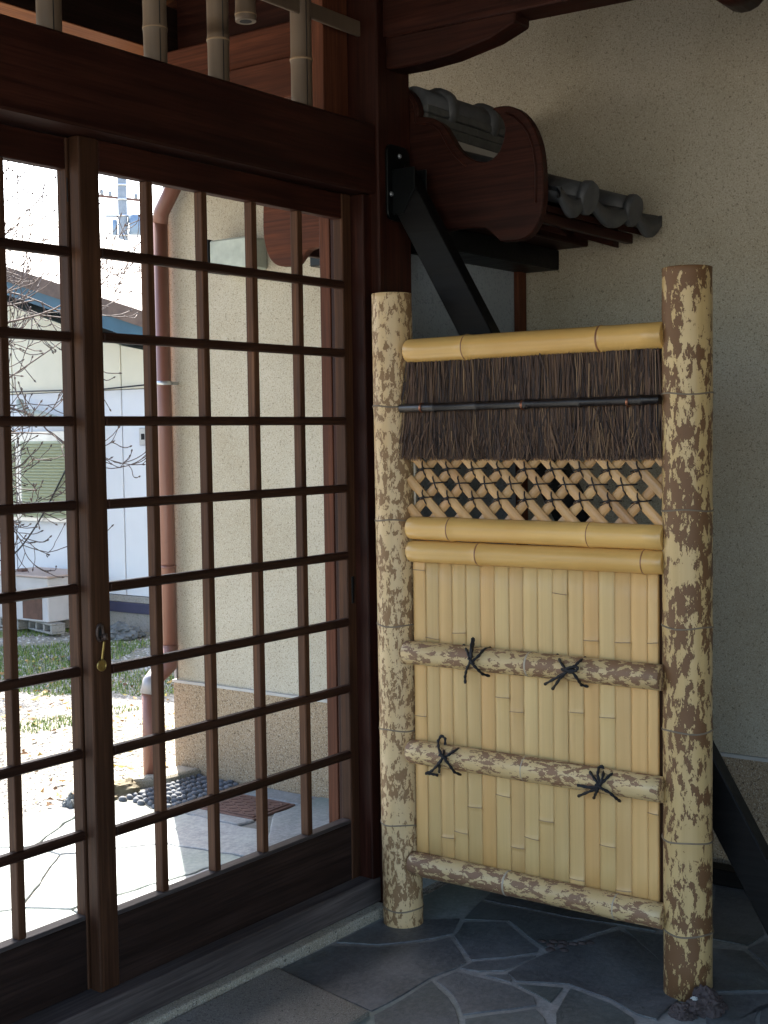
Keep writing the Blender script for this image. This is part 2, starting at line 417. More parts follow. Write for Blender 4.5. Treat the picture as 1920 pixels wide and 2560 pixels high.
def stone(poly, z0, z1, mat, parent, name='paving_stone', amp=0.006, bev=0.006):
    p = rough_poly(poly, amp); n = len(p)
    tx, ty = random.uniform(-.004, .004), random.uniform(-.004, .004)
    cx = sum(q[0] for q in p) / n; cy = sum(q[1] for q in p) / n
    ins = inset(p, bev); ins2 = inset(p, bev * 2.6)
    vs = [(q[0], q[1], z0) for q in p] + [(q[0], q[1], z1 - bev * 0.8) for q in p]
    vs += [(q[0], q[1], z1 - bev * 0.15 + tx * (q[0] - cx) + ty * (q[1] - cy)) for q in ins]
    vs += [(q[0], q[1], z1 + tx * (q[0] - cx) + ty * (q[1] - cy)) for q in ins2]
    vs.append((cx, cy, z1))
    fs = []
    for r in range(3):
        for i in range(n): fs.append((r * n + i, r * n + (i + 1) % n, (r + 1) * n + (i + 1) % n, (r + 1) * n + i))
    for i in range(n): fs.append((3 * n + i, 3 * n + (i + 1) % n, 4 * n))
    m = MB(); m.add(vs, fs, False)
    return m.build(name, mat, parent)
def inside(pt, poly):
    c = False; x, y = pt
    for i in range(len(poly)):
        x1, y1 = poly[i]; x2, y2 = poly[i - 1]
        if (y1 > y) != (y2 > y) and x < (x2 - x1) * (y - y1) / (y2 - y1) + x1: c = not c
    return c
# flagstones of the porch that can be told apart in the photograph
PX = [
 [(960, 2299), (1150, 2300), (1131, 2336), (1086, 2347), (948, 2364), (842, 2357)],
 [(826, 2366), (948, 2371), (1086, 2356), (1127, 2346), (1165, 2407), (1139, 2422), (1082, 2443), (932, 2530), (700, 2424)],
 [(1138, 2342), (1160, 2308), (1264, 2306), (1348, 2374), (1342, 2382), (1262, 2396), (1176, 2401)],
 [(1092, 2452), (1141, 2430), (1278, 2466), (1333, 2494), (1341, 2516), (1157, 2539), (1132, 2490)],
 [(937, 2541), (1080, 2454), (1120, 2495), (1145, 2545), (1150, 2640), (940, 2640)],
 [(1180, 2407), (1262, 2402), (1340, 2390), (1326, 2399), (1260, 2428), (1200, 2430), (1152, 2422)],
 [(1268, 2438), (1274, 2437), (1279, 2452), (1274, 2457), (1218, 2440)],
 [(1357, 2388), (1440, 2360), (1548, 2326), (1700, 2410), (1700, 2500), (1640, 2550), (1592, 2538), (1530, 2500), (1420, 2461), (1290, 2455), (1270, 2434)],
 [(1427, 2472), (1525, 2510), (1580, 2548), (1600, 2640), (1400, 2640), (1389, 2536)],
 [(1292, 2463), (1408, 2471), (1376, 2508), (1347, 2492)],
 [(1163, 2549), (1341, 2526), (1360, 2547), (1385, 2640), (1160, 2640)],
 [(1790, 2218), (1815, 2209), (1850, 2212), (1890, 2270), (1910, 2338), (1870, 2366), (1800, 2352), (1770, 2348)],
 [(1780, 2372), (1862, 2380), (1920, 2434), (1975, 2478), (1780, 2480)],
 [(1872, 2374), (1915, 2352), (1985, 2420), (1985, 2462), (1925, 2425)],
 [(1770, 2490), (1965, 2487), (1960, 2502), (1900, 2517), (1885, 2550), (1900, 2640), (1760, 2640)],
 [(1160, 2300), (1200, 2255), (1420, 2300), (1540, 2319), (1440, 2351), (1362, 2370), (1268, 2300)],
 [(1210, 2250), (1260, 2200), (1500, 2230), (1640, 2330), (1560, 2316), (1425, 2296)],
 [(1561, 2324), (1640, 2338), (1700, 2345), (1700, 2400), (1652, 2404)],
 [(1903, 2527), (1985, 2512), (1985, 2640), (1912, 2640), (1896, 2552)],
]
hand = []
for poly in PX:
    q = [onZ(*p) for p in poly]; q = [(p.x, p.y) for p in q]
    hand.append(q); stone(q, -0.012, 0.003, SLATE, fl, amp=0.006, bev=0.0008)
gr = [(2.425, 2.112), (0.4, 2.112), (0.4, 1.76), (2.352, 1.778)]
stone(gr, -0.012, 0.014, GRAD, fl, 'granite_slab', 0.002, 0.004)
hand.append([(2.50, 2.16), (0.35, 2.16), (0.35, 1.70), (2.40, 1.73)])
random.seed(11)
seeds = []
for _t in range(9000):
    p = (random.uniform(-0.4, 3.72), random.uniform(-0.6, 2.1))
    mind = 0.17 if p[0] > 2.0 and p[1] > 0.5 else 0.30
    if all(math.hypot(p[0] - q[0], p[1] - q[1]) > mind for q in seeds): seeds.append(p)
for p in voronoi(seeds, (-0.4, 3.70, -0.6, 2.11), 0.018):
    c = (sum(q[0] for q in p) / len(p), sum(q[1] for q in p) / len(p))
    test = rough_poly(p, 0) + [((q[0] + c[0]) / 2, (q[1] + c[1]) / 2) for q in p] + [c]
    if any(inside(q, h) for q in test for h in hand): 
        # clip the cell back instead of losing it when only a corner overlaps
        continue
    stone(p, -0.012, 0.003, SLATE, fl, amp=0.008, bev=0.0008)
# pebbles set in the joint below the screen
for (x, y) in [(2.95, 1.674), (2.965, 1.65), (2.94, 1.645), (2.955, 1.62), (2.975, 1.628), (2.98, 1.60), (2.93, 1.60), (2.995, 1.585), (3.01, 1.57), (2.915, 1.63)]:
    m = MB()
    vs, fs = [], []
    n = 8
    for r, (rr, zz) in enumerate(((1, 0), (0.8, 0.006), (0.4, 0.009))):
        for k in range(n):
            a = 2 * math.pi * k / n; vs.append((x + 0.011 * rr * math.cos(a), y + 0.016 * rr * math.sin(a), zz - 0.002))
    for r in range(2):
        for k in range(n): fs.append((r * n + k, r * n + (k + 1) % n, (r + 1) * n + (k + 1) % n, (r + 1) * n + k))
    fs.append(tuple(range(2 * n, 3 * n)))
    m.add(vs, fs, True).build('pebble', ROCK, fl)
# outdoor paving stones
random.seed(21)
man = [(3.569, 3.257), (3.482, 3.278 + 0.0), (3.392, 3.044), (3.50, 2.98), (3.569, 3.049)]
manr = (3.38, 3.58, 3.03, 3.28)
seeds = []; tries = 0
while tries < 6000:
    tries += 1
    p = (random.uniform(-1.2, 3.70), random.uniform(2.3, 3.7))
    if all(math.hypot((p[0] - q[0]) * 0.8, (p[1] - q[1]) * 1.3) > 0.36 for q in seeds): seeds.append(p)
cob = (3.30, 3.71, 3.33, 3.66)
for p in voronoi(seeds, (-1.2, 3.71, 2.31, 3.71), 0.009):
    # cut away the manhole and the cobbled patch
    c = (sum(q[0] for q in p) / len(p), sum(q[1] for q in p) / len(p))
    if c[0] > 3.25 and c[1] > 3.28: p = clip(p, (0, 1), 3.32) if c[1] < 3.33 else []
    elif c[0] > 3.15 and p: 
        if c[1] > 2.98: p = clip(p, (1, 0), 3.285)
        else: p = clip(p, (0, 1), 3.015)
    elif p and max(q[0] for q in p) > 3.30 and max(q[1] for q in p) > 3.02: p = clip(p, (1, 0), 3.285)
    if len(p) >= 3: stone(p, -0.016, 0.004, PAVE, pv, amp=0.014, bev=0.003)
stone([(3.60, 3.02), (3.71, 3.02), (3.71, 3.31), (3.60, 3.31)], -0.016, 0.003, PAVE, pv, amp=0.003)
stone([(3.295, 3.03), (3.365, 3.02), (3.365, 3.29), (3.30, 3.30)], -0.016, 0.003, PAVE, pv, amp=0.003)
stone([(3.55, 3.62), (3.71, 3.60), (3.71, 3.71), (3.42, 3.71)], -0.016, 0.03, GRAN, pv, amp=0.006, bev=0.012)
random.seed(5)
cp = MB()
for i in range(15):
    for j in range(7):
        x = 3.31 + i * 0.0275 + random.uniform(-.004, .004) + (0.013 if j % 2 else 0); y = 3.345 + j * 0.042 + random.uniform(-.006, .006)
        if x > 3.70: continue
        vs = []; n = 7; a0 = random.uniform(-.4, .4)
        for (rr, zz) in ((1, 0), (0.85, .009), (0.45, .014)):
            for k in range(n):
                a = 2 * math.pi * k / n; px_, py_ = 0.0115 * rr * math.cos(a), 0.019 * rr * math.sin(a)
                vs.append((x + px_ * math.cos(a0) - py_ * math.sin(a0), y + px_ * math.sin(a0) + py_ * math.cos(a0), zz - 0.004))
        fs = [(r * n + k, r * n + (k + 1) % n, (r + 1) * n + (k + 1) % n, (r + 1) * n + k) for r in range(2) for k in range(n)] + [tuple(range(2 * n, 3 * n))]
        MB().add(vs, fs, True).build('cobble', COBB, pv)
# kerb along the gate sill
kb = MB()
for i in range(3):
    pass
kerb = thing('granite_kerb', (1.4, 2.15, 0), 'speckled granite kerb running under the timber door sill', 'kerb')
xs = [0.2, 1.42, 2.90]
for i in range(2): MB().box(xs[i] + 0.002, xs[i + 1], 2.118, 2.30, -0.02, 0.028).build('kerb_stone', GRAN, kerb, 0.006, 2)

# ------------------------------------------------------------------ house
house = thing('house', (3.72, 0.5, 0), 'beige speckled plaster house wall with brown aggregate plinth beside the gate', 'house')
HT = 3.1
MB().box(3.72, 5.6, -3.0, 3.73, 0.36, HT).build('wall', STUC, house)
MB().box(3.712, 5.608, -3.008, 3.738, -0.02, 0.350).build('plinth', PLIN, house)
MB().box(3.708, 5.612, -3.012, 3.742, 0.350, 0.360).build('drip_strip', MORT, house)
MB().prism([(-3.25, HT), (4.0, HT), (4.0, HT + 0.06), (0.4, HT + 1.2), (-3.25, HT + 0.06)], 'x', 3.45, 5.9).build('roof', TILE, house)
MB().box(1.3, 3.70, -1.80, -1.60, 0.0, 2.6).build('rear_light_blocker', WX, house)  # unseen wall added behind the camera to block light from the rear
# corner trim strip
MB().box(3.712, 3.722, 3.722, 3.735, 0.365, 2.4).build('corner_trim', PIPG, house)
mb = thing('wall_box', (3.70, 3.33, 1.91), 'pale grey green box fixed high on the beige wall outside the gate', 'meter box')
box('cover', MBOX, mb, 3.61, 3.719, 3.22, 3.405, 1.90, 2.01, 0.006)
box('back_plate', BLKM, mb, 3.61, 3.719, 3.409, 3.418, 1.895, 2.015, 0.001)
lamp = thing('small_wall_lamp', (3.70, 2.80, 1.9), 'small black fitting on the beige wall below the bargeboard outside', 'wall fitting')
box('housing', BLKM, lamp, 3.60, 3.719, 2.84, 2.93, 1.875, 1.915, 0.004)
box('bracket', BLKM, lamp, 3.69, 3.7195, 2.86, 2.91, 1.917, 1.935, 0.001)

# rain downpipe at the corner
dp = thing('downpipe', (3.65, 3.68, 0.0), 'reddish brown rain downpipe at the outer corner of the beige house', 'downpipe')
MB().tube([(3.663, 3.705, 0.50), (3.663, 3.705, 2.12)], 0.0285, 16).build('pipe', PIPE, dp)
MB().tube([(3.663, 3.705, 2.11), (3.662, 3.695, 2.15), (3.656, 3.52, 2.36)], 0.030, 16).build('upper_bend', PIPE, dp)
MB().tube([(3.657, 3.55, 2.325), (3.653, 3.46, 2.43)], 0.037, 16).build('joint', PIPG, dp)
MB().tube([(3.663, 3.705, 0.50), (3.65, 3.695, 0.43), (3.58, 3.71, 0.38)], 0.031, 14).build('lower_bend', PIPE, dp)
MB().tube([(3.60, 3.71, 0.40), (3.565, 3.71, 0.375), (3.553, 3.71, 0.33)], 0.034, 14).build('joint', PIPG, dp)
MB().tube([(3.555, 3.71, 0.34), (3.553, 3.71, 0.01)], 0.029, 14).build('lower_pipe', PIPE, dp)
MB().tube([(3.663, 3.705, 1.50), (3.663, 3.705, 1.515)], 0.032, 16).build('clamp', ALU, dp)
MB().bar((3.69, 3.69, 1.507), (3.719, 3.69, 1.507), 0.012, 0.012).build('clamp_arm', ALU, dp)
MB().tube([(3.663, 3.705, 0.80), (3.663, 3.705, 0.812)], 0.0315, 16).build('clamp', PIPE, dp)

# ------------------------------------------------------------------ gate frame
gate = thing('gate_frame', (2.0, 2.2, 0), 'dark red brown timber gate frame of pillar, lintel and sill around the lattice doors', 'gate')
# pillar with jamb
box('pillar', WZ, gate, 2.905, 3.055, 2.125, 2.275, 0.0, 2.62, 0.004)
box('pillar', WZ, gate, 0.62, 0.77, 2.125, 2.275, 0.0, 2.62, 0.004)
box('jamb', WZ, gate, 2.868, 2.905, 2.150, 2.262, 0.03, 1.934, 0.003)
box('lintel', WX, gate, 0.77, 2.9045, 2.132, 2.268, 1.936, 2.117, 0.005)
box('sill', SILL, gate, 0.77, 2.9045, 2.148, 2.275, 0.0285, 0.100, 0.004)
box('top_rail', GRB, gate, 0.77, 2.9045, 2.176, 2.186, 2.352, 2.392, 0.002)
box('header', WX, gate, 0.77, 2.9045, 2.14, 2.26, 2.50, 2.62, 0.004)
box('outer_jamb', ORZ, gate, 2.8685, 2.9045, 2.264, 2.30, 0.05, 1.934, 0.002)
box('upper_jamb', ORZ, gate, 2.80, 2.9046, 2.22, 2.262, 2.1175, 2.50, 0.002)

# transom culms
def culm(name, path, r, mat, nodemat, nodes, parent, n=24, nodebulge=1.06, nw=0.004, flare=True, ovalcut=None, closed=True):
    """bamboo culm along path (2 points), nodes = fractions 0..1"""
    a, b = Vector(path[0]), Vector(path[1]); L = (b - a).length
    ts = sorted(set([0, 1] + [i / 12 for i in range(13)] + [min(1, max(0, q + d / L)) for q in nodes for d in (-0.02, -0.007, -0.002, 0.002, 0.007, 0.02)]))
    pts = []; rs = []
    wob = random.uniform(0, 10)
    for t in ts:
        p = a + (b - a) * t
        k = 1.0
        for q in nodes:
            dd = abs(t - q) * L
            if dd < 0.006: k = max(k, nodebulge)
            elif dd < 0.0195: k = max(k, 1 + (nodebulge - 1) * 0.35)
        pts.append(p); rs.append(r * k * (1 + 0.012 * math.sin(t * 5 + wob)))
    o = MB().tube(pts, rs, n).build(name, mat, parent)
    for q in nodes:
        c = a + (b - a) * q; d = (b - a).normalized()
        MB().tube([c - d * 0.0028, c - d * 0.001, c + d * 0.0012, c + d * 0.0028], [r * nodebulge * 0.99, r * nodebulge * 1.015, r * nodebulge * 1.015, r * nodebulge * 0.99], n).build('node', nodemat, o)
    return o
tr = [(1.867, 0.0255, [2.30]), (2.166, 0.026, [2.205, 2.47]), (2.370, 0.0255, [2.225, 2.46]), (2.675, 0.0275, [2.245]), (1.56, 0.026, [2.24]), (1.25, 0.026, [2.21]), (0.95, 0.026, [2.26])]
tl = ['leftmost grey bamboo culm in the transom above the left door', 'second grey bamboo culm from the left above the lintel', 'third full grey bamboo culm above the lintel, left of the short hanging one', 'rightmost grey bamboo culm above the lintel nearest the pillar']
for i, (x, r, nz) in enumerate(tr):
    z0, z1 = 2.118, 2.499
    o = culm('transom_culm', ((x, 2.192, z0), (x, 2.192, z1)), r, GRB, NODE, [(z - z0) / (z1 - z0) for z in nz], gate, 18)
    MB().tube([(x - 0.35 * r, 2.192 - 0.94 * r, z0), (x - 0.35 * r, 2.192 - 0.94 * r, z1)], 0.0012, 5).build('split', HOLE, o)
o = culm('short_transom_culm', ((2.468, 2.192, 2.292), (2.468, 2.192, 2.499)), 0.0245, GRB, NODE, [0.07], gate, 18)
MB().tube([(2.468, 2.192, 2.2915), (2.468, 2.192, 2.2925)], 0.015, 14).build('hollow', HOLE, o)

# doors
def sash(x0, x1, yf, name, label, stL, stR, vx, lockside):
    t = thing(name, ((x0 + x1) / 2, yf + 0.016, 0.1), label, 'door', 'sliding lattice doors of the gate')
    d = 0.032
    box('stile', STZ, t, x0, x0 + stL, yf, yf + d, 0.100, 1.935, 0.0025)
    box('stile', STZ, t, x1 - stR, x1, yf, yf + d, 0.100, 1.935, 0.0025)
    box('top_rail', WX, t, x0 + stL + .0003, x1 - stR - .0003, yf + 0.002, yf + d - .002, 1.868, 1.934, 0.002)
    box('bottom_rail', SILL, t, x0 + stL + .0003, x1 - stR - .0003, yf + 0.0005, yf + d - .0005, 0.256, 0.266, 0.0015)
    box('bottom_board', DKX, t, x0 + stL + .0003, x1 - stR - .0003, yf + 0.0015, yf + d - .004, 0.101, 0.2555, 0.001)
    for x in vx:
        box('muntin', FRZ, t, x - 0.0098, x + 0.0100, yf + 0.003, yf + 0.027, 0.2665, 1.8675, 0.0015)
    for k in range(8):
        z = 1.696 - k * 0.1791
        m = MB(); n = 10
        # rounded outer face: slim bar with a bowed front
        prof = [(yf + 0.016, -0.0106), (yf + 0.001, -0.0106), (yf - 0.0035, -0.0075), (yf - 0.005, 0), (yf - 0.0035, 0.0075), (yf + 0.001, 0.0106), (yf + 0.016, 0.0106)]
        m.prism([(p[0], z + p[1]) for p in prof], 'x', x0 + stL + 0.0002, x1 - stR - 0.0002)
        m.build('crossbar', FRX, t, 0.001)
    return t
V = [2.1385 + 0.1734 * i for i in range(4)]
rs = sash(1.934, 2.868, 2.190, 'lattice_door', 'right sliding lattice door with a key hanging in its ring lock, beside the pillar', 0.056, 0.038, V, True)
ls = sash(1.00, 1.975, 2.226, 'lattice_door', 'left sliding lattice door running behind the other one, without a lock', 0.045, 0.045, [1.7615 - 0.1715 * i for i in range(4)][::-1], False)
box('pull_plate', BLKM, rs, 2.845, 2.856, 2.1875, 2.1905, 0.850, 0.922, 0.001)
box('mortise', HOLE, ls, 1.9305, 1.9335, 2.2255, 2.2262, 1.80, 1.85, 0)
lk = thing('lock_ring', (1.955, 2.19, 0.885), 'oval bronze lock plate on the stile of the right lattice door', 'lock')
ring = []
for k in range(21):
    a = 2 * math.pi * k / 20; ring.append((1.955 + 0.0085 * math.cos(a), 2.1865, 0.885 + 0.017 * math.sin(a)))
MB().tube(ring, 0.0035, 8, caps=False).build('ring', OLDM, lk)
MB().tube([(1.955, 2.1895, 0.885), (1.955, 2.188, 0.885)], 0.008, 14).build('keyhole_plate', HOLE, lk)
ky = thing('brass_key', (1.958, 2.18, 0.84), 'brass key hanging from the ring lock of the lattice door', 'key')
MB().tube([(1.9635, 2.183, 0.882), (1.9635, 2.180, 0.868)], [0.006, 0.006], 10).build('shank_collar', OLDM, ky)
MB().bar((1.961, 2.181, 0.866), (1.9555, 2.183, 0.827), 0.006, 0.004, up=(0, 1, 0)).build('blade', BRASS, ky, 0.001)
m = MB(); m.tube([(1.953, 2.1815, 0.815), (1.953, 2.1845, 0.815)], 0.0125, 20).build('bow', BRASS, ky, 0.001)
rg = [(1.953 + 0.0115 * math.cos(2 * math.pi * k / 18), 2.181, 0.815 + 0.0115 * math.sin(2 * math.pi * k / 18)) for k in range(19)]
MB().tube(rg, 0.0016, 6, caps=False).build('bow_rim', BRASS, ky)

# ------------------------------------------------------------------ gate roof
roof = thing('gate_roof', (1.5, 2.2, 2.2), 'timber roof over the gate with bracket arms, beams and boarded underside', 'roof')
# outer and inner bracket arms
arm = [onX(x_ * 1.1573, y_ * 1.1573, 3.018) for (x_, y_) in ((1145, 20), (1145, 62), (1090, 97), (1000, 134), (930, 153), (880, 162))]
poly = [(p.y, p.z) for p in arm] + [(2.124, arm[-1].z + 0.004), (2.124, arm[0].z + 0.012)]
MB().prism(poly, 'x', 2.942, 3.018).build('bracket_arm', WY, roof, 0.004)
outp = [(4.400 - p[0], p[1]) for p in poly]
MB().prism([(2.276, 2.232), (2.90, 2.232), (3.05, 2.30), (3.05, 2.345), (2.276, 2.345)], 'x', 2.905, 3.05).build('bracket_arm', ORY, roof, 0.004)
MB().box(2.985, 3.015, 2.276, 2.928, 2.4495, 2.66).build('infill_board', WY, roof, 0.002)
MB().box(2.93, 3.03, 2.276, 3.10, 2.346, 2.449).build('upper_arm', ORY, roof, 0.004)
MB().prism([(0.92, 2.262), (1.44, 2.332), (2.124, 2.345), (2.124, 2.47), (1.44, 2.46), (0.92, 2.41)], 'x', 2.93, 3.03).build('upper_arm', WY, roof, 0.004)
MB().tube([(-0.5, 1.22, 2.352), (2.925, 1.22, 2.352)], 0.060, 18).build('log_purlin', WX, roof)
MB().tube([(3.035, 1.22, 2.352), (3.16, 1.22, 2.352)], 0.060, 18).build('log_purlin', WX, roof)
box('eave_beam', DKX, roof, 0.0, 3.16, 2.930, 3.05, 2.4525, 2.590, 0.003)
box('eave_beam_lit_face', ORX, roof, 0.0, 3.12, 2.9295, 3.05, 2.4495, 2.4522, 0.0)  # thin sheet: ground-bounced light on the beam's underside, put into its orange colour
def rz(y, b=2.83): return b - 0.24 * abs(y - 2.2)
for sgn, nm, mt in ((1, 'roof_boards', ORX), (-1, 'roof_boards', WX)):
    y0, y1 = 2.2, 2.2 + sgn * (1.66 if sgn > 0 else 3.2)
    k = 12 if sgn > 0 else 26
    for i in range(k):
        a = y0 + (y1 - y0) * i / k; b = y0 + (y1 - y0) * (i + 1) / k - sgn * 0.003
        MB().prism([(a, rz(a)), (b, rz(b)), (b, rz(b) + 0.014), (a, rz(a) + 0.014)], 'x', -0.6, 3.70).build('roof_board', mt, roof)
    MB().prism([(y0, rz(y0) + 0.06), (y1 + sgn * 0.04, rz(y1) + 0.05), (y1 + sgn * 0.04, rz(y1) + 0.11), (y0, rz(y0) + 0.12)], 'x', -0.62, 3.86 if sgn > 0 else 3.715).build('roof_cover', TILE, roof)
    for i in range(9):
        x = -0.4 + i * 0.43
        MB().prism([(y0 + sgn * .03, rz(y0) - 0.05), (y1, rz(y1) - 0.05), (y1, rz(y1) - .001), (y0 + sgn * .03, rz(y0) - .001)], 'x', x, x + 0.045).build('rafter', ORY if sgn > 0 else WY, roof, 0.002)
MB().prism([(3.865, 2.43), (3.865, 2.35), (3.895, 2.35), (3.895, 2.43)], 'x', -0.6, 3.69).build('fascia', ORX, roof)
box('ridge_beam', WX, roof, -0.6, 3.3, 2.14, 2.26, 2.66, 2.77, 0.004)

# ------------------------------------------------------------------ wing wall with its own small tiled roof
wing = thing('wing_wall', (3.4, 2.2, 0), 'narrow blue grey plastered wall between the pillar and the house', 'wall')
MB().box(3.056, 3.66, 2.16, 2.24, 0.0, 1.86).build('plaster', STUG, wing)
MB().box(3.661, 3.711, 2.144, 2.26, 0.0, 1.86).build('corner_post', ORZ, wing, 0.003)
wr = thing('small_tiled_roof', (3.4, 2.19, 1.85), 'small tiled roof on the wing wall with carved scroll bargeboards', 'roof')
def c3(x, y): return (880 + x / 3.456, 160 + y / 3.456)
XB = 3.058
top = [(455, 200), (520, 250), (560, 330), (578, 410), (562, 458), (640, 455), (720, 475), (790, 520), (840, 600), (895, 700), (950, 765), (1030, 825), (1110, 848), (1190, 838), (1262, 770), (1300, 680), (1318, 600), (1318, 530), (1290, 460), (1240, 405), (1200, 383), (1290, 360), (1370, 362), (1450, 395), (1530, 475), (1590, 590), (1630, 720), (1650, 900), (1655, 1150), (1630, 1300), (1590, 1410), (1520, 1490), (1440, 1525), (1300, 1535), (1275, 1530), (1240, 1490), (1190, 1445), (1150, 1415), (1000, 1418), (880, 1425), (750, 1450), (500, 1490)]
pts = [onX(*c3(*p), XB) for p in top]
poly = [(p.y, p.z) for p in pts]
poly = [(2.19, poly[0][1] + 0.005)] + poly + [(2.19, poly[-1][1])]
def smoothp(p, it=1):
    for _ in range(it):
        q = []
        for i in range(len(p)):
            a, b = p[i], p[(i + 1) % len(p)]
            q += [(a[0] * .75 + b[0] * .25, a[1] * .75 + b[1] * .25), (a[0] * .25 + b[0] * .75, a[1] * .25 + b[1] * .75)]
        p = q
    return p
inner = [(2.19, poly[0][1])] + smoothp(poly[1:-1])[:-2] + [(2.19, poly[-1][1])]
bb = MB().prism(inner, 'x', XB, XB + 0.028).build('bargeboard', WY, wr, 0.003)
for seq in ([(450, 235), (500, 285), (535, 345), (552, 420), (545, 500), (560, 520), (640, 515), (710, 530), (765, 580), (820, 690), (880, 780), (960, 860), (990, 880)],
            [(1330, 425), (1400, 455), (1470, 520), (1530, 610), (1570, 730), (1590, 900), (1588, 1200)],
            ):
    MB().tube([onX(*c3(*p), XB - 0.0005) for p in seq], 0.0035, 6).build('carved_line', NODEL if 0 else WZ, bb)
op = [(4.38 - p[0], p[1]) for p in inner]
bb2 = MB().prism(op, 'x', XB, XB + 0.028).build('bargeboard', ORY, wr, 0.003)
# ridge: mortar bed, flat tile courses, round cap tiles with collars
RY = 2.14
box('ridge_mortar', MORT, wr, 3.09, 3.715, 2.086, 2.194, 2.085, 2.122, 0.002)
for k, (z0, z1, e) in enumerate(((2.123, 2.150, 0.052), (2.152, 2.176, 0.048), (2.178, 2.200, 0.050))):
    for j in range(3):
        box('ridge_course_tile', TILE2, wr, 3.09 + j * 0.209 + (0.05 if k == 1 and j else 0), 3.09 + (j + 1) * 0.209 - 0.002 + (0.05 if k == 1 and j < 2 else 0) - (0.002 if j == 2 else 0), RY - e, RY + e, z0, z1, 0.003)
MB().tube([(3.09, RY, 2.206), (3.716, RY, 2.212)], 0.048, 20).build('ridge_cap_tile', TILE, wr)
for x in (3.215, 3.44, 3.66):
    MB().tube([(x - 0.02, RY, 2.209), (x - 0.014, RY, 2.209), (x + 0.014, RY, 2.209), (x + 0.02, RY, 2.209)], [0.05, 0.062, 0.062, 0.05], 20).build('ridge_collar', TILE, wr)
# slope: pan tiles and round cover tiles on both sides
def slope(sgn):
    ye, ze, yr, zr_ = 1.70, 1.925, 2.10, 2.070
    def P(u, z=0): # u 0 eave .. 1 ridge
        y = ye + (yr - ye) * u; return (y if sgn < 0 else 4.38 - y, ze + (zr_ - ze) * u + z)
    for x in (3.255, 3.525):
        for k in range(3):
            a = P(k / 3); b = P((k + 1) / 3 - 0.004)
            MB().tube([(x, a[0], a[1]), (x, b[0], b[1])], [0.036, 0.033], 16).build('cover_tile', TILE, wr)
        a = P(0); MB().tube([(x, a[0] + sgn * 0.020, a[1] - 0.006), (x, a[0] + sgn * 0.013, a[1] - 0.004), (x, a[0], a[1] - 0.002)], [0.040, 0.046, 0.046], 20).build('round_eave_tile', TILE, wr)
    for (xa, xb) in ((3.10, 3.235), (3.275, 3.505), (3.545, 3.715)):
        for k in range(4):
            m = MB(); vs = []; n = 8
            for u, dz in ((k / 4, 0.006), ((k + 1) / 4, -0.004)):
                p = P(u)
                for th in (0, -0.012):
                    for i in range(n + 1):
                        s_ = i / n; x = xa + (xb - xa) * s_; sag = -0.027 * math.sin(math.pi * s_)
                        vs.append((x, p[0], p[1] + sag + dz + th))
            N = n + 1; fs = []
            for i in range(n):
                fs += [(i, i + 1, 2 * N + i + 1, 2 * N + i), (N + i, 3 * N + i, 3 * N + i + 1, N + i + 1), (i, N + i, N + i + 1, i + 1), (2 * N + i, 2 * N + i + 1, 3 * N + i + 1, 3 * N + i)]
            m.add(vs, fs, True).build('pan_tile', TILE, wr)
        p = P(0); vs = []; n = 10
        for th in (0, 1):
            for i in range(n + 1):
                s_ = i / n; x = xa + (xb - xa) * s_; sag = -0.027 * math.sin(math.pi * s_)
                vs.append((x, p[0] + sgn * 0.012, p[1] + sag + 0.006 - th * (0.030 + 0.016 * math.sin(math.pi * s_))))
        for th in (0, 1):
            for i in range(n + 1):
                q = vs[th * (n + 1) + i]; vs.append((q[0], q[1] - sgn * 0.012, q[2]))
        N = n + 1; fs = []
        for i in range(n):
            fs += [(i, i + 1, N + i + 1, N + i), (2 * N + i, 3 * N + i, 3 * N + i + 1, 2 * N + i + 1), (N + i, N + i + 1, 3 * N + i + 1, 3 * N + i), (i, 2 * N + i, 2 * N + i + 1, i + 1)]
        MB().add(vs, fs, True).build('eave_tile', TILE, wr)
    s = 1 if sgn < 0 else -1
    def yy(y): return y if sgn < 0 else 4.38 - y
    def bx(name, mat, x0, x1, y0, y1, z0, z1):
        a, b = sorted((yy(y0), yy(y1))); return box(name, mat, wr, x0, x1, a, b, z0, z1, 0.002)
    MB().prism([(yy(1.72), 1.868), (yy(2.12), 2.018), (yy(2.12), 2.035), (yy(1.72), 1.885)], 'x', 3.088, 3.70).build('soffit', WX, wr)
    bx('fascia', WX, 3.088, 3.64, 1.745, 1.765, 1.846, 1.874)
    MB().prism([(yy(1.80), 1.84), (yy(2.12), 1.95), (yy(2.12), 2.015), (yy(1.80), 1.895)], 'x', 3.62, 3.66).build('rafter', WY, wr, 0.002)
    MB().prism([(yy(1.80), 1.84), (yy(2.12), 1.95), (yy(2.12), 2.015), (yy(1.80), 1.895)], 'x', 3.30, 3.34).build('rafter', WY, wr, 0.002)
slope(-1); slope(1)
box('wall_plate', WX, wr, 3.088, 3.716, 1.93, 2.45, 1.862, 1.90, 0.003)
box('underboard', WX, wr, 3.088, 3.716, 2.08, 2.30, 1.902, 2.03, 0.003)
MB().box(3.088, 3.716, 2.03, 2.35, 1.80, 1.861).build('head_beam', DBL, wr, 0.003)

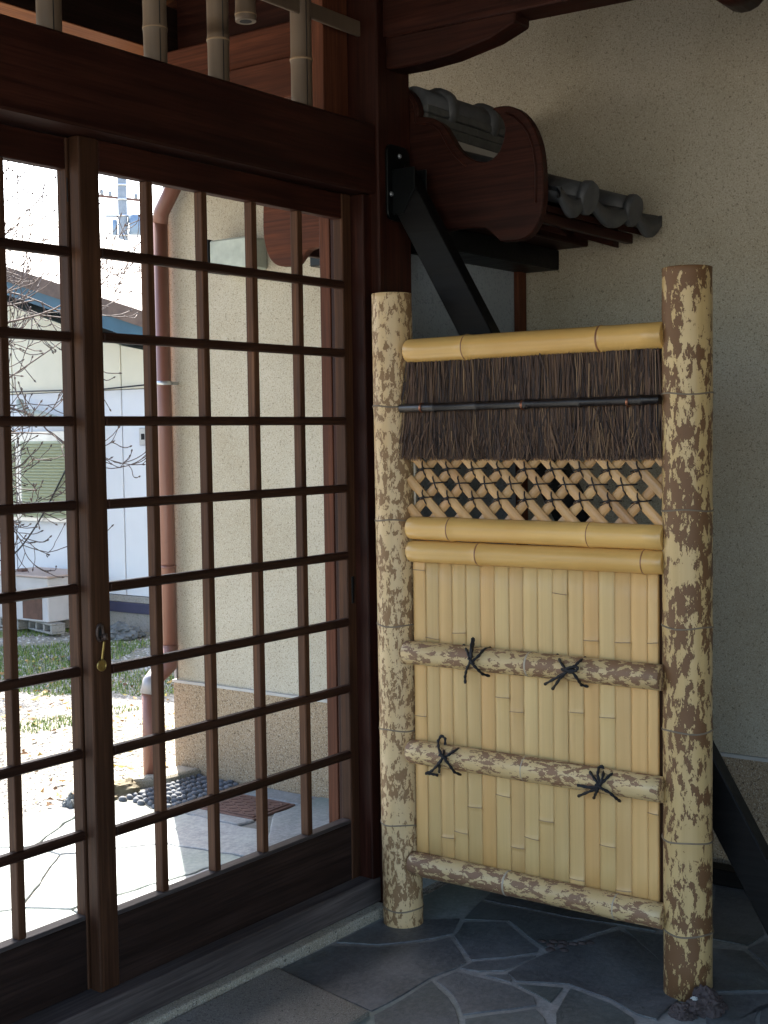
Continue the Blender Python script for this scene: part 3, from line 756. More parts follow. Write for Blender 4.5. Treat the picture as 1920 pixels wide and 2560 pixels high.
# ------------------------------------------------------------------ black prop
prop = thing('leaning_prop', (2.98, 1.3, 0), 'black painted timber prop leaning from the pillar down to the floor behind the bamboo screen', 'brace')
up = [(2.082, 2.018), (1.086, 0.302)]; lo = [(2.112, 1.893), (1.087, 0.132)]
def ext(a, b, z): k = (z - a[1]) / (b[1] - a[1]); return (a[0] + (b[0] - a[0]) * k, z)
pp = [ext(*up, 2.018), ext(*up, 0.004), ext(*lo, 0.004), (2.112, 1.893)]
MB().prism(pp, 'x', 2.962, 3.010).build('beam', DBL, prop, 0.003)
plate = []
for (cy, cz, a0) in ((0, 0, 0),):
    z0, z1, x0, x1, r_ = 1.872, 2.072, 2.935, 3.038, 0.022
    for (cx_, cz_, s0) in ((x1 - r_, z1 - r_, 0), (x0 + r_, z1 - r_, 90), (x0 + r_, z0 + r_, 180), (x1 - r_, z0 + r_, 270)):
        for k in range(5):
            a = rad(s0 + k * 22.5); plate.append((cx_ + r_ * math.cos(a), cz_ + r_ * math.sin(a)))
pl = MB().prism(plate, 'y', 2.117, 2.1245).build('mounting_plate', BLKM, prop, 0.0015)
MB().prism([(2.1165, 2.005), (2.045, 2.005), (2.045, 1.95), (2.085, 1.885), (2.1165, 1.885)], 'x', 2.956, 2.9605).build('socket_cheek', BLKM, prop, 0.001)
MB().prism([(2.1165, 2.005), (2.045, 2.005), (2.045, 1.95), (2.085, 1.885), (2.1165, 1.885)], 'x', 3.0115, 3.0155).build('socket_cheek', BLKM, prop, 0.001)
for (x, z) in ((2.99, 2.045), (2.95, 1.94)):
    MB().tube([(x, 2.1168, z), (x, 2.112, z)], [0.007, 0.005], 10).build('bolt', ALU, pl)
fb = MB().box(3.60, 3.66, 1.36, 2.12, 0.004, 0.05).build('floor_timber', DBL, None, 0.003)
tag(fb, 'black timber lying on the flagstones along the foot of the house wall', 'timber')

# ------------------------------------------------------------------ bamboo screen
scr = thing('bamboo_screen', (2.87, 1.65, 0), 'free standing bamboo screen panel with spotted posts, brushwood band and pale slats', 'screen')
random.seed(3)
XC = 2.868
def post(y, r, nodes, mat, label, lean):
    z0, z1 = 0.0, 1.665
    a, b = Vector((XC, y, z0)), Vector((XC + lean[0], y + lean[1], z1))
    zs = sorted(set([0, z1, 0.0015, z1 - .0015, z1 - 0.012, z1 - 0.016] + [z1 * i / 20 for i in range(21)] + [q + d for q in nodes for d in (-0.03, -0.010, -0.003, 0.003, 0.010, 0.03)]))
    zs = [z for z in zs if 0 <= z <= z1]
    pts, rr = [], []
    for z in zs:
        k = 1 + 0.008 * math.sin(z * 3.1 + y * 3)
        for q in nodes:
            d = abs(z - q)
            if d < 0.004: k *= 1.020
            elif d < 0.011: k *= 1.008
        if z1 - 0.0165 <= z <= z1 - 0.0115: k *= 0.985
        if z < 0.001 or z > z1 - .001: k *= 0.975
        pts.append(a + (b - a) * (z / z1)); rr.append(r * k)
    o = MB().tube(pts, rr, 40).build('post', mat, scr)
    if label: o['label'] = label
    for q in nodes:
        c = a + (b - a) * (q / z1)
        m = MB(); n = 40; pts2 = []
        # slightly wavy ring
        for k in range(n + 1):
            t = 2 * math.pi * k / n
            pts2.append((c.x + r * 1.024 * math.cos(t), c.y + r * 1.024 * math.sin(t), c.z + 0.0022 * math.sin(3 * t + q * 9)))
        m.tube(pts2, 0.0021, 6, caps=False).build('node', NODEP, o)
    # hollow top
    MB().tube([(b.x, b.y, z1 + 0.0004), (b.x, b.y, z1 + 0.0012)], r * 0.83, 30).build('hollow', NODE, o)
    return o
post(2.050, 0.0530, [1.373, 1.078, 0.803, 0.528, 0.276, 0.048], SPZ, 'shorter looking spotted post next to the pillar', (-0.004, 0.008))
post(1.243, 0.0560, [1.382, 1.121, 0.856, 0.619, 0.366, 0.152], SPZ2, 'thick spotted post nearest the viewer, with dense brown mottling', (0.0, 0.0))
Y0, Y1 = 1.286, 1.992
def rail(z, r, mat, nodemat, ys, x=2.845, y1=2.000, dz=0, nb=1.065, label=None):
    a = Vector((x, y1, z)); b = Vector((x, Y0, z + dz)); L = y1 - Y0
    nodes = [(y1 - q) / L for q in ys]
    ts = sorted(set([0, 1] + [i / 14 for i in range(15)] + [q + d / L for q in nodes for d in (-0.025, -0.009, -0.003, 0.003, 0.009, 0.025)]))
    ts = [t for t in ts if 0 <= t <= 1]
    pts, rr = [], []
    # rounded left end
    for (d, k) in ((0.0, 0.35), (0.002, 0.70), (0.006, 0.90), (0.011, 0.985)):
        pts.append(a + (b - a) * (d / L)); rr.append(r * k)
    for t in ts:
        if t * L < 0.016: continue
        k = 1 - 0.03 * t + 0.01 * math.sin(t * 9 + z * 7)
        for q in nodes:
            d = abs(t - q) * L
            if d < 0.004: k *= nb
            elif d < 0.010: k *= 1 + (nb - 1) * .5
        pts.append(a + (b - a) * t); rr.append(r * k)
    o = MB().tube(pts, rr, 28).build('rail', mat, scr)
    if label: o['label'] = label
    for q in nodes:
        c = a + (b - a) * q
        MB().tube([c + Vector((0, .0028, 0)), c + Vector((0, .0010, 0)), c - Vector((0, .0010, 0)), c - Vector((0, .0028, 0))],
                  [r * (nb - .012) * (1 - .03 * q), r * nb * 1.02 * (1 - .03 * q), r * nb * 1.012 * (1 - .03 * q), r * (nb - .012) * (1 - .03 * q)], 28).build('node', nodemat, o)
    return o
rail(1.513, 0.031, YBY, NODEY, [1.814, 1.445], dz=0.003, label='topmost glossy yellow bamboo rail')
rail(1.059, 0.0300, YBY, NODEY, [1.865, 1.473], dz=-0.002, label='upper of the pair of yellow rails below the lattice')
rail(0.999, 0.0285, YBY, NODEY, [1.782, 1.335], dz=0.001, label='lower of the pair of yellow rails above the slats')
rail(0.738, 0.0305, SPY, NODEL, [1.632], x=2.828, y1=2.006, nb=1.02, label='upper spotted batten tied over the slats')
rail(0.479, 0.0310, SPY, NODEL, [1.645], x=2.828, y1=1.997, nb=1.02, label='lower spotted batten tied over the slats')
rail(0.180, 0.0310, SPY, NODEL, [1.705, 1.406], x=2.838, y1=2.003, nb=1.03, label='spotted bottom rail just above the floor')

# slats
bounds = [1.9925, 1.9547, 1.9130, 1.8727, 1.8315, 1.7884, 1.7472, 1.7054, 1.6654, 1.6247, 1.5829, 1.5417, 1.4999, 1.4594, 1.4172, 1.3757, 1.3343, 1.3068]
NS = [(1.976, 0.95), (1.978, 0.569), (1.937, 0.775), (1.856, 0.795), (1.729, 0.643), (1.687, 0.611), (1.563, 0.912), (1.482, 0.805), (1.44, 0.625), (1.522, 0.628), (1.397, 0.807), (1.322, 0.812), (1.811, 0.353), (1.729, 0.395), (1.934, 0.423), (1.323, 0.413),
      (1.892, 0.261), (1.85, 0.281), (1.688, 0.27), (1.646, 0.3), (1.603, 0.35), (1.523, 0.22), (1.439, 0.316), (1.396, 0.216)]
slatc = [((0.66, 0.50, 0.25)), ]
XS = 2.852
for i in range(17):
    ya, yb = bounds[i] - 0.0003, bounds[i + 1] + 0.0003
    nd = sorted(z for (y, z) in NS if yb < y < ya)
    zs = sorted(set([0.185, 0.99] + [0.185 + (0.99 - 0.185) * k / 10 for k in range(11)] + [q + d for q in nd for d in (-0.012, -0.0035, -0.001, 0.001, 0.0035, 0.012)]))
    n = 6; vs = []; fs = []
    dx0 = random.uniform(-0.0008, 0.0008)
    for z in zs:
        k = 0.0
        for q in nd:
            d = z - q
            if abs(d) < 0.0012: k = 0.0020
            elif abs(d) < 0.004: k = 0.0014 if d < 0 else 0.0009
        for j in range(n + 1):
            s_ = j / n
            bow = 0.0028 * (1 - (2 * s_ - 1) ** 2)
            vs.append((XS - bow - k + dx0, ya + (yb - ya) * s_, z))
        vs.append((XS + 0.006, yb, z)); vs.append((XS + 0.006, ya, z))
    N = n + 3
    for a in range(len(zs) - 1):
        for j in range(N): fs.append((a * N + j, a * N + (j + 1) % N, (a + 1) * N + (j + 1) % N, (a + 1) * N + j))
    fs.append(tuple(range(N))); fs.append(tuple((len(zs) - 1) * N + j for j in reversed(range(N))))
    m = MB(); m.v = vs; m.f = fs; m.sm = [False] * len(fs)
    o = m.build('slat', SLT, scr)
    for f_ in o.data.polygons:
        if abs(f_.normal.x) > 0.5: f_.use_smooth = True
    for q in nd:
        zt = random.uniform(-0.0015, 0.0015)
        pts = []
        for j in range(7):
            s_ = j / 6; pts.append((XS - 0.0028 * (1 - (2 * s_ - 1) ** 2) - 0.0014 + dx0, ya + (yb - ya) * s_, q + zt * (2 * s_ - 1)))
        MB().tube(pts, 0.0013, 5).build('node', NODE, o)
MB().box(2.862, 2.872, 1.30, 1.995, 0.20, 0.99).build('backing_board', FRZ, scr)

# lattice
t0, tm, tb = 1.2115, 1.1755, 1.1380
pitch = 0.0750
yt = [1.952 - pitch * k for k in range(9)]
ymid = [1.917 - pitch * k for k in range(8)]
slope_ = (t0 - tb) / pitch           # crossing rows two half steps apart
zt_, zb_ = 1.262, 1.078
def strip(yc, zc, sgn, x, mat):
    """half round strip through (yc,zc); sgn +1 rises toward the post on the left"""
    def Yat(z): return yc + sgn * (z - zc) * (pitch / (t0 - tb))
    a, b = [Yat(zt_), zt_], [Yat(zb_), zb_]
    # trim to the opening
    for p in (a, b):
        for lim, s in ((2.002, 1), (1.292, -1)):
            if (p[0] - lim) * s > 0:
                p[1] = zc + sgn * (lim - yc) / (pitch / (t0 - tb)); p[0] = lim
    if abs(a[1] - b[1]) < 0.012: return
    A = Vector((x, a[0], a[1])); B = Vector((x, b[0], b[1])); d = (B - A).normalized()
    side = d.cross(Vector((1, 0, 0))).normalized(); wdt = 0.0122
    prof = [(-1, 0.003), (-0.98, -0.0005), (-0.5, -0.0035), (0, -0.0045), (0.5, -0.0035), (0.98, -0.0005), (1, 0.003)]
    vs = [];
    for P_ in (A, B):
        for (s, dx) in prof: vs.append(P_ + side * (wdt * s) + Vector((dx, 0, 0)))
    N = len(prof)
    fs = [(j, (j + 1) % N, (j + 1) % N + N, j + N) for j in range(N)] + [tuple(reversed(range(N))), tuple(range(N, 2 * N))]
    MB().add(vs, fs).build('lattice_strip', mat, scr)
for k in range(-1, 12):
    strip(1.952 - pitch * (k - 1), t0, 1, 2.8515, LAT)
    strip(1.952 - pitch * (k - 2), t0, -1, 2.8600, LAT)
def tie(y, z, s):
    # cord crossed over a lattice crossing
    m = MB(); X = 2.8445
    j = lambda: random.uniform(-.002, .002)
    k1, k2 = random.uniform(.85, 1.2), random.uniform(.85, 1.2)
    m.tube([(2.858, y + 0.010 * k1, z + 0.027), (X, y + 0.004 + j(), z + 0.012), (X - .0015, y, z), (X, y - 0.003 + j(), z - 0.012), (2.858, y - 0.006 * k2, z - 0.026)], 0.0019, 6)
    m.tube([(2.858, y + 0.026 * k2, z - 0.005 + j()), (X, y + 0.012, z - 0.001), (X - .0015, y, z), (X, y - 0.014, z + 0.001), (2.856, y - 0.028 * k1, z + 0.001 + j())], 0.0019, 6)
    if s: 
        m.tube([(X - .002, y, z - 0.002), (X - .004, y + 0.010, z - 0.006), (X - .004, y + 0.022 + j(), z - 0.013 + j())], 0.0011, 5)
        m.tube([(X - .002, y - .004, z + .003), (X - .0045, y, z), (X - .002, y + .004, z - .003)], 0.0040, 6)
    m.build('tie', TIE, scr)
for y in yt: tie(y, t0, True); 
for y in yt: tie(y, tb, True)
for y in ymid: tie(y, tm, False)
MB().box(2.862, 2.868, 1.988, 1.994, 1.08, 1.25).build('edge_strip', NODEL, scr)

# brushwood
random.seed(9)
def brush(z0, z1, n, xo, flare, ymin=1.298, ymax=1.995):
    m = MB()
    for i in range(n):
        y = random.uniform(ymin, ymax); x = random.uniform(-0.012, 0.010) + xo
        tilt = random.gauss(0, 0.075); L = z1 - z0
        za = z1 - (0 if random.random() < .45 else random.uniform(0, L * 0.8))
        zb = z0 + random.uniform(-0.004, 0.010) if random.random() < 0.6 else random.uniform(z0, za)
        if za - zb < 0.03: continue
        if random.random() < 0.24: tilt = random.gauss(0, 0.28); za = min(za, zb + random.uniform(.03, .09)); x -= 0.006
        k = 3; pts = []; bx = random.gauss(0, 0.002)
        for j in range(k + 1):
            t = j / k; zz = za + (zb - za) * t
            fl_ = flare * ((1 - (zz - z0) / (z1 - z0)) ** 2)
            yy = y + tilt * (za - zz) + bx * math.sin(t * 3.1) + fl_ * (1 if y > 1.9 else 0) * (y - 1.9) * 3
            yy = min(max(yy, 1.290), 2.03)
            pts.append((x - 0.010 * (1 - (zz - z0) / (z1 - z0)) * (0.3 + 0.7 * random.random()) , yy, zz))
        r = random.choice((0.0006, 0.0008, 0.0011, 0.0015)) if random.random() < .93 else 0.002
        m.tube(pts, [r, r, r * .85, r * .5], 3, caps=False, smooth=False)
    return m
b1 = brush(1.236, 1.490, 5200, 2.848, 0.12)
o = b1.build('brushwood_band', TWIG, scr, fix=False); tag(o, kind='stuff')
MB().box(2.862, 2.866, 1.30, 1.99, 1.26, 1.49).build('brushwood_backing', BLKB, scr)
bl = MB(); 
pts = []; rr = []
bn = [1.898, 1.772, 1.634, 1.488, 1.331]
ys = sorted(set([2.006, 2.004, 1.288] + [q + d for q in bn for d in (-.008, -.003, .003, .008)]), reverse=True)
for y in ys:
    k = 1.0
    for q in bn:
        if abs(y - q) < .004: k = 1.18
    if y > 2.005: k = 0.7
    pts.append((2.822, y, 1.3665 + (2.006 - y) * 0.006)); rr.append(0.0105 * k)
o = bl.tube(pts, rr, 14).build('black_cane', BLKB, scr)
for y in (1.938, 1.643, 1.366):
    m = MB()
    for d in (-.0018, .0012):
        m.tube([(2.822 + 0.0118 * math.cos(2 * math.pi * k / 12), y + d, 1.367 + 0.0118 * math.sin(2 * math.pi * k / 12)) for k in range(13)], 0.0008, 5, caps=False)
    m.build('copper_tie', COPW, o)

# black cord knots on the battens (traced strands lying on the round battens)
def e2(x, y): return (900 + x / 1.8433, 1350 + y / 1.8433)
def strand(m, seq, zc, r=0.0034, loop=False):
    pts = []
    for (px_, py_, lift) in seq:
        q = onX(*e2(px_, py_), 2.80)
        dz = q.z - zc
        if abs(dz) < 0.031: x = 2.828 - math.sqrt(max(0, 0.0315 ** 2 - dz * dz)) - r - lift
        else: x = 2.838 - lift
        pts.append(onX(*e2(px_, py_), x))
    out = [pts[0]]
    for i in range(len(pts) - 1):
        a, b = pts[i], pts[i + 1]
        for k in (1, 2, 3): out.append(a + (b - a) * (k / 3))
    rr = [r * (1 + 0.22 * (-1) ** i) for i in range(len(out))]
    m.tube(out, rr, 7)
K = [
 (0.738, [[(478, 485, 0), (495, 515, .002), (508, 555, .006)], [(600, 497, 0), (570, 505, .003), (545, 535, .004), (512, 565, .006)],
   [(508, 560, .008), (510, 500, .012), (518, 455, .012), (524, 452, .012), (522, 480, .012), (514, 520, .01), (510, 562, .008)],
   [(508, 560, .006), (490, 600, .004), (484, 630, .004), (485, 662, .006)], [(508, 562, .006), (540, 595, .003), (565, 618, .001), (597, 627, 0)], [(500, 545, .008), (512, 560, .011), (525, 572, .008)]]),
 (0.738, [[(910, 530, 0), (925, 565, .003), (950, 598, .006)], [(1038, 543, 0), (1010, 560, .003), (985, 585, .005), (955, 605, .006)],
   [(955, 605, .007), (905, 635, .006), (853, 664, .005)], [(955, 605, .007), (920, 640, .006), (888, 686, .006)], [(975, 603, .006), (1005, 645, .003), (1020, 668, .001), (1052, 676, 0)],
   [(935, 600, .008), (960, 590, .012), (985, 582, .013), (1005, 588, .013), (995, 603, .012), (960, 612, .010)], [(930, 595, .009), (960, 603, .012), (990, 600, .009)]]),
 (0.479, [[(476, 958, 0), (440, 968, .003), (410, 990, .005), (385, 1003, .006)], [(382, 1000, .008), (362, 960, .012), (360, 925, .012), (375, 900, .012), (393, 915, .012), (392, 950, .012), (382, 1000, .009)],
   [(382, 1000, .007), (355, 1040, .005), (330, 1065, .004), (303, 1076, .002)], [(382, 1000, .007), (366, 1030, .006), (365, 1068, .005)], [(382, 1000, .006), (410, 1035, .003), (435, 1070, .001), (465, 1082, 0)], [(366, 990, .009), (384, 1000, .012), (400, 1012, .009)],
   [(303, 1076, .002), (330, 1078, .002), (358, 1085, .002)]]),
 (0.479, [[(1045, 1046, 0), (1070, 1085, .004), (1100, 1130, .006)], [(1183, 1067, 0), (1150, 1085, .003), (1125, 1110, .005), (1100, 1135, .006)],
   [(1103, 1130, .008), (1095, 1080, .012), (1100, 1050, .012), (1115, 1040, .012), (1124, 1060, .012), (1118, 1095, .012), (1105, 1132, .009)],
   [(1100, 1140, .007), (1050, 1140, .005), (1003, 1130, .003)], [(1100, 1142, .007), (1055, 1160, .005), (1008, 1180, .003)], [(1100, 1142, .007), (1088, 1165, .005), (1078, 1188, .004)],
   [(1108, 1142, .006), (1150, 1165, .003), (1180, 1190, .001), (1200, 1205, 0)], [(1085, 1128, .009), (1102, 1138, .012), (1122, 1150, .009)]]),
]
for zc, ss in K:
    m = MB()
    for s_ in ss: strand(m, s_, zc)
    m.build('cord_knot', CORD, scr)

# ------------------------------------------------------------------ rocks at the screen foot
def lump(name, c, s, mat, label, cat, seed, parent=None):
    bm = bmesh.new(); bmesh.ops.create_icosphere(bm, subdivisions=4, radius=1)
    for v in bm.verts:
        q = v.co.copy(); n1 = mnoise.noise(q * 1.4 + Vector((seed, 0, 0))); n2 = mnoise.noise(q * 4.5 + Vector((0, seed, 0))); n3 = mnoise.noise(q * 11 + Vector((0, 0, seed)))
        v.co = q * (1 + 0.38 * n1 + 0.22 * n2 + 0.10 * n3)
        v.co = Vector((v.co.x * s[0], v.co.y * s[1], max(v.co.z * s[2], -0.35 * s[2])))
    me = bpy.data.meshes.new(name); bm.to_mesh(me); bm.free(); me.materials.append(mat)
    o = bpy.data.objects.new(name, me); COL.objects.link(o)
    if parent: o.parent = parent; o.location = Vector(c) - wl(parent)
    else: o.location = c; tag(o, label, cat)
    WL[o.name] = Vector(c)
    return o
rk = lump('rough_rock', (2.800, 1.168, 0.012), (0.045, 0.040, 0.036), ROCK, 'rough purple brown rock on the flagstones at the foot of the thick bamboo post', 'rock', 3.1)
lump('white_chip', (2.772, 1.186, 0.030), (0.010, 0.009, 0.007), QUARTZ, '', '', 8.2, rk)
lump('rough_rock', (2.745, 1.205, 0.006), (0.028, 0.030, 0.020), ROCK, 'small dark rock to the left of the rough one by the post foot', 'rock', 5.7)

# ------------------------------------------------------------------ outside: neighbour building
nb = thing('neighbour_building', (6.4, 7.5, 0), 'white sided low building with blue fascia and green shutter beyond the garden', 'building')
NX = 6.40
def nz(z): return 1.3 + (z - 1.3) * NX / 6.3
def ny(y): return y * NX / 6.3
yR = 5.2; yL = 14.0
# siding panels with open joints
joints = [5.4, 6.88, 7.98 + 0.05, 9.1, 10.2, 11.3, 12.4, 13.5]
def gable_z(y): return 1.78 + (y - 6.3) * 0.30
for i in range(len(joints) - 1):
    a, b = joints[i] + 0.006, joints[i + 1] - 0.006
    MB().prism([(a, 0.225), (b, 0.225), (b, 1.63), (a, 1.63)], 'x', NX, NX + 0.03).build('siding_panel', NWALL, nb)
    MB().prism([(a, 1.636), (b, 1.636), (b, max(1.65, gable_z(b) - 0.02)), (a, max(1.65, gable_z(a) - 0.02))], 'x', NX, NX + 0.03).build('gable_panel', NYEL if 1 else NWALL, nb)
MB().prism([(5.4, 0.0), (13.5, 0.0), (13.5, gable_z(13.5)), (5.4, gable_z(5.4) - .05)], 'x', NX + 0.035, NX + 3.5).build('body', CONC, nb)
box('sill_band', CONC, nb, NX - 0.01, NX + 0.034, 5.4, 13.5, 0.176, 0.22, 0.002)
box('navy_band', NNAVY, nb, NX - 0.02, NX + 0.034, 5.4, 13.5, 0.105, 0.174, 0.002)
box('foundation', CONC, nb, NX - 0.005, NX + 0.034, 5.4, 13.5, -0.02, 0.103, 0.002)
def vz(y, o=0): return 2.00 + (y - 6.62) * 0.295 + o
MB().prism([(5.2, vz(5.2)), (13.6, vz(13.6)), (13.6, vz(13.6, .095)), (5.2, vz(5.2, .095))], 'x', NX - 0.32, NX - 0.30).build('fascia', NBLUE, nb)
MB().prism([(5.2, vz(5.2, .02)), (13.6, vz(13.6, .02)), (13.6, vz(13.6, .05)), (5.2, vz(5.2, .05))], 'x', NX - 0.298, NX + 3.6).build('soffit', NBLUE, nb)
MB().prism([(5.15, vz(5.15, .096)), (13.6, vz(13.6, .096)), (13.6, vz(13.6, .20)), (5.15, vz(5.15, .20))], 'x', NX - 0.34, NX + 3.6).build('roof', NROOF, nb)
# shutters
sh = MB(); 
def shutter(y0, y1, z0, z1):
    f_ = box('shutter_frame', ALU, nb, NX - 0.03, NX - 0.001, y0 - 0.03, y1 + 0.03, z0 - 0.03, z1 + 0.05, 0.002)
    k = int((z1 - z0) / 0.022)
    for i in range(k):
        z = z0 + i * 0.022
        MB().prism([(NX - 0.048, z), (NX - 0.036, z + 0.004), (NX - 0.031, z + 0.0215), (NX - 0.031, z)], 'y', y0, y1).build('shutter_slat', SHUT, f_)
shutter(7.33, 7.92, 0.74, 1.31); shutter(7.985, 8.6, 0.74, 1.31)
bxm = thing('utility_meter', (NX, 6.63, 1.3), 'small grey meter box on the white siding beside the downpipe', 'meter box')
box('case', ALU, bxm, NX - 0.06, NX - 0.001, 6.58, 6.66, 1.25, 1.37, 0.006)
box('dial', HOLE, bxm, NX - 0.0635, NX - 0.0605, 6.605, 6.635, 1.29, 1.33, 0.001)
# cable loop and duct hose on the wall
cpts = []
for i in range(21):
    t = i / 20; y = 7.40 + 1.1 * t; z = 1.10 - 0.72 * math.sin(min(1, t * 1.25) * math.pi / 2) + (0.5 * max(0, t - 0.6) ** 1.5)
    cpts.append((NX - 0.05, y, z))
tag(MB().tube(cpts, 0.006, 6).build('hanging_cable', CABLE), 'black cable hanging in a loop on the white neighbour wall', 'cable')
tag(MB().tube([(NX - 0.08, 7.85, 1.58), (NX - 0.10, 7.82, 1.52), (NX - 0.10, 7.72, 1.49), (NX - 0.10, 7.60, 1.475), (NX - 0.10, 7.40, 1.43), (NX - 0.10, 7.1, 1.40)], 0.028, 10).build('duct_hose', MBOX), 'grey duct hose running along the white neighbour wall', 'hose')
tag(MB().tube([(NX - 0.04, 5.5, 1.86), (NX - 0.04, 6.6, 1.655), (NX - 0.04, 7.0, 1.64), (NX - 0.04, 9, 1.66)], 0.006, 6).build('wall_cable', CABLE), 'thin cable strung along the top of the white siding', 'cable')
# outdoor unit on blocks
ou = thing('outdoor_unit', (5.95, 7.6, 0.1), 'faded pink sheet metal outdoor unit standing on concrete blocks', 'outdoor unit')
box('casing', BOXW, ou, 5.90, 6.28, 7.10, 7.68, 0.075, 0.375, 0.006)
box('lid', BOXP, ou, 5.88, 6.30, 7.08, 7.70, 0.3755, 0.39, 0.004)
box('grille', BOXR, ou, 5.92, 6.26, 7.6805, 7.70, 0.09, 0.365, 0.003)
box('side_patch', BOXR, ou, 5.8955, 5.8995, 7.16, 7.36, 0.09, 0.25, 0.001)
tag(box('roof_chip', RUST, None, 6.0, 6.05, 7.48, 7.54, 0.3905, 0.41, 0.004), 'small rusty piece lying on top of the outdoor unit', 'scrap')
def block(x, y, rot, label):
    b_ = thing('concrete_block', (x, y, 0), label, 'concrete block', 'hollow concrete blocks under the outdoor unit')
    c, s = math.cos(rot), math.sin(rot)
    def pr(name, u0, u1, v0, v1, z0, z1, mat=CONC):
        m = MB(); vs = []
        for z in (z0, z1):
            for v in (v0, v1):
                for u in (u0, u1): vs.append((x + u * c - v * s, y + u * s + v * c, z))
        m.add(vs, [(0, 2, 3, 1), (4, 5, 7, 6), (0, 1, 5, 4), (2, 6, 7, 3), (0, 4, 6, 2), (1, 3, 7, 5)]).build(name, mat, b_, 0.003)
    pr('face', -.19, .19, -.05, .05, 0.0, 0.014); pr('face', -.19, .19, -.05, .05, 0.058, 0.072)
    for u in (-.19, -.075, .05, .165): pr('web', u, u + .025, -.049, .049, 0.0145, 0.0575)
block(5.98, 7.22, 1.3, 'hollow concrete block under the nearer end of the outdoor unit')
block(6.00, 7.62, 1.4, 'hollow concrete block under the farther end of the outdoor unit')
block(6.18, 7.40, 1.6, 'hollow concrete block behind, under the middle of the outdoor unit')

# utility pole
pole = thing('utility_pole', (28.4, 29.8, 0), 'grey concrete utility pole with transformer against the bright sky', 'utility pole')
def onDist(px_, py_, D_): return CAMP + ray(px_, py_) * D_
b0 = onDist(322, 1146, 40); PXX, PYY = b0.x, b0.y
pole.location = (PXX, PYY, 0); WL[pole.name] = Vector((PXX, PYY, 0))
MB().tube([(PXX, PYY, 0), (PXX, PYY, 13.5)], [0.17, 0.115], 16).build('shaft', POLE, pole)
def zp(py_): return onDist(322, py_, 40).z
for py_ in (440, 470, 505, 545, 593, 690): MB().tube([(PXX, PYY, zp(py_) - .03), (PXX, PYY, zp(py_) + .03)], 0.16, 14).build('band', ALU, pole)
rt = Vector((_r0.x, _r0.y, 0))
def PP(dx, py_, dd=0): return Vector((PXX, PYY, zp(py_))) + rt * dx
MB().bar(PP(-0.7, 495), PP(0.55, 508), 0.07, 0.07).build('crossarm', RUST, pole)
MB().bar(PP(-0.5, 545), PP(0.7, 547), 0.06, 0.06).build('crossarm', POLE, pole)
MB().tube([PP(0.38, 592), PP(0.38, 545)], 0.20, 14).build('transformer', TRAN, pole)
MB().tube([PP(-0.24, 592), PP(-0.24, 555)], 0.08, 10).build('insulator', TRAN, pole)
for k in range(4): MB().tube([PP(0.17 + 0.03 * k, 543), PP(0.15, 565), PP(0.17, 590)], 0.012, 5).build('jumper', CABLE, pole)
for k, (dx, py_) in enumerate(((-0.6, 493), (-0.35, 497), (0.4, 504))): MB().tube([PP(dx, py_), PP(dx, py_ - 12)], 0.05, 8).build('insulator', POLE, pole)
# background ground shelter: distant hedge and houses are hidden by the neighbour building

# ------------------------------------------------------------------ bare tree
random.seed(17)
tree = thing('bare_tree', (4.55, 7.3, 0), 'bare leafless garden tree with hooked twigs spreading before the white building', 'tree')
br = MB(); tw = MB(); bud = MB()
def grow(p, d, L, r, lvl):
    n = 7; pts = [p.copy()]; rr = [r]
    dd = d.copy()
    for i in range(n):
        dd = (dd + Vector((random.gauss(0, .13), random.gauss(0, .13), random.gauss(0, .12)))).normalized()
        if lvl >= 2: dd = (dd + Vector((0, 0, 0.11 * (i / n) * 2))).normalized()
        elif lvl == 1: dd = (dd + Vector((0, 0, -0.04))).normalized()
        p = p + dd * (L / n); pts.append(p.copy()); rr.append(r * (1 - 0.62 * (i + 1) / n))
        if lvl < 3 and i >= 1 and random.random() < (0.88 if lvl < 2 else 0.6):
            sd_ = Vector((random.gauss(0, 1), random.gauss(0, 1), random.gauss(0.0, 0.8))); sd_ = (sd_ - dd * sd_.dot(dd)).normalized()
            nd_ = (dd * 0.75 + sd_ * 0.75).normalized()
            grow(p, nd_, L * random.uniform(0.38, 0.62), r * (1 - 0.6 * (i + 1) / n) * 0.70, lvl + 1)
    m = br if lvl < 1 else tw
    m.tube(pts, [max(q, 0.0028) for q in rr], 6 if lvl < 1 else 4, smooth=True)
    if lvl >= 2: bud.tube([pts[-1], pts[-1] + dd * 0.010, pts[-1] + dd * 0.024], [0.003, 0.0065, 0.001], 5)
TB = Vector((4.30, 7.75, 0))
tree.location = TB; WL[tree.name] = TB.copy()
MB().tube([TB, TB + Vector((0.02, 0, 0.5)), TB + Vector((0.0, -.02, 1.0)), TB + Vector((0.03, -.02, 1.5))], [0.085, 0.07, 0.06, 0.045], 12).build('trunk', BARK, tree)
toV = Vector((1.0, -0.72, 0)).normalized()
for (z, up_, L, sp) in ((0.95, 0.10, 1.35, 0.0), (1.15, 0.22, 1.5, 0.15), (1.3, 0.40, 1.6, -0.1), (1.4, 0.60, 1.7, 0.1), (1.5, 0.85, 1.7, -0.2), (1.5, 1.25, 1.5, 0.2), (1.2, 0.3, 1.4, -0.5), (1.45, 0.5, 1.3, 0.6), (1.05, 0.15, 1.2, 0.45), (0.85, 0.05, 1.25, -0.25), (1.0, 0.3, 1.3, 0.25), (1.35, 0.7, 1.6, -0.05), (1.5, 1.0, 1.5, 0.0)):
    d = Vector((toV.x, toV.y, up_)) + Vector((0.72, 1.0, 0)) * sp
    grow(TB + Vector((0.01, -.02, z)), d.normalized(), L, 0.026, 0)
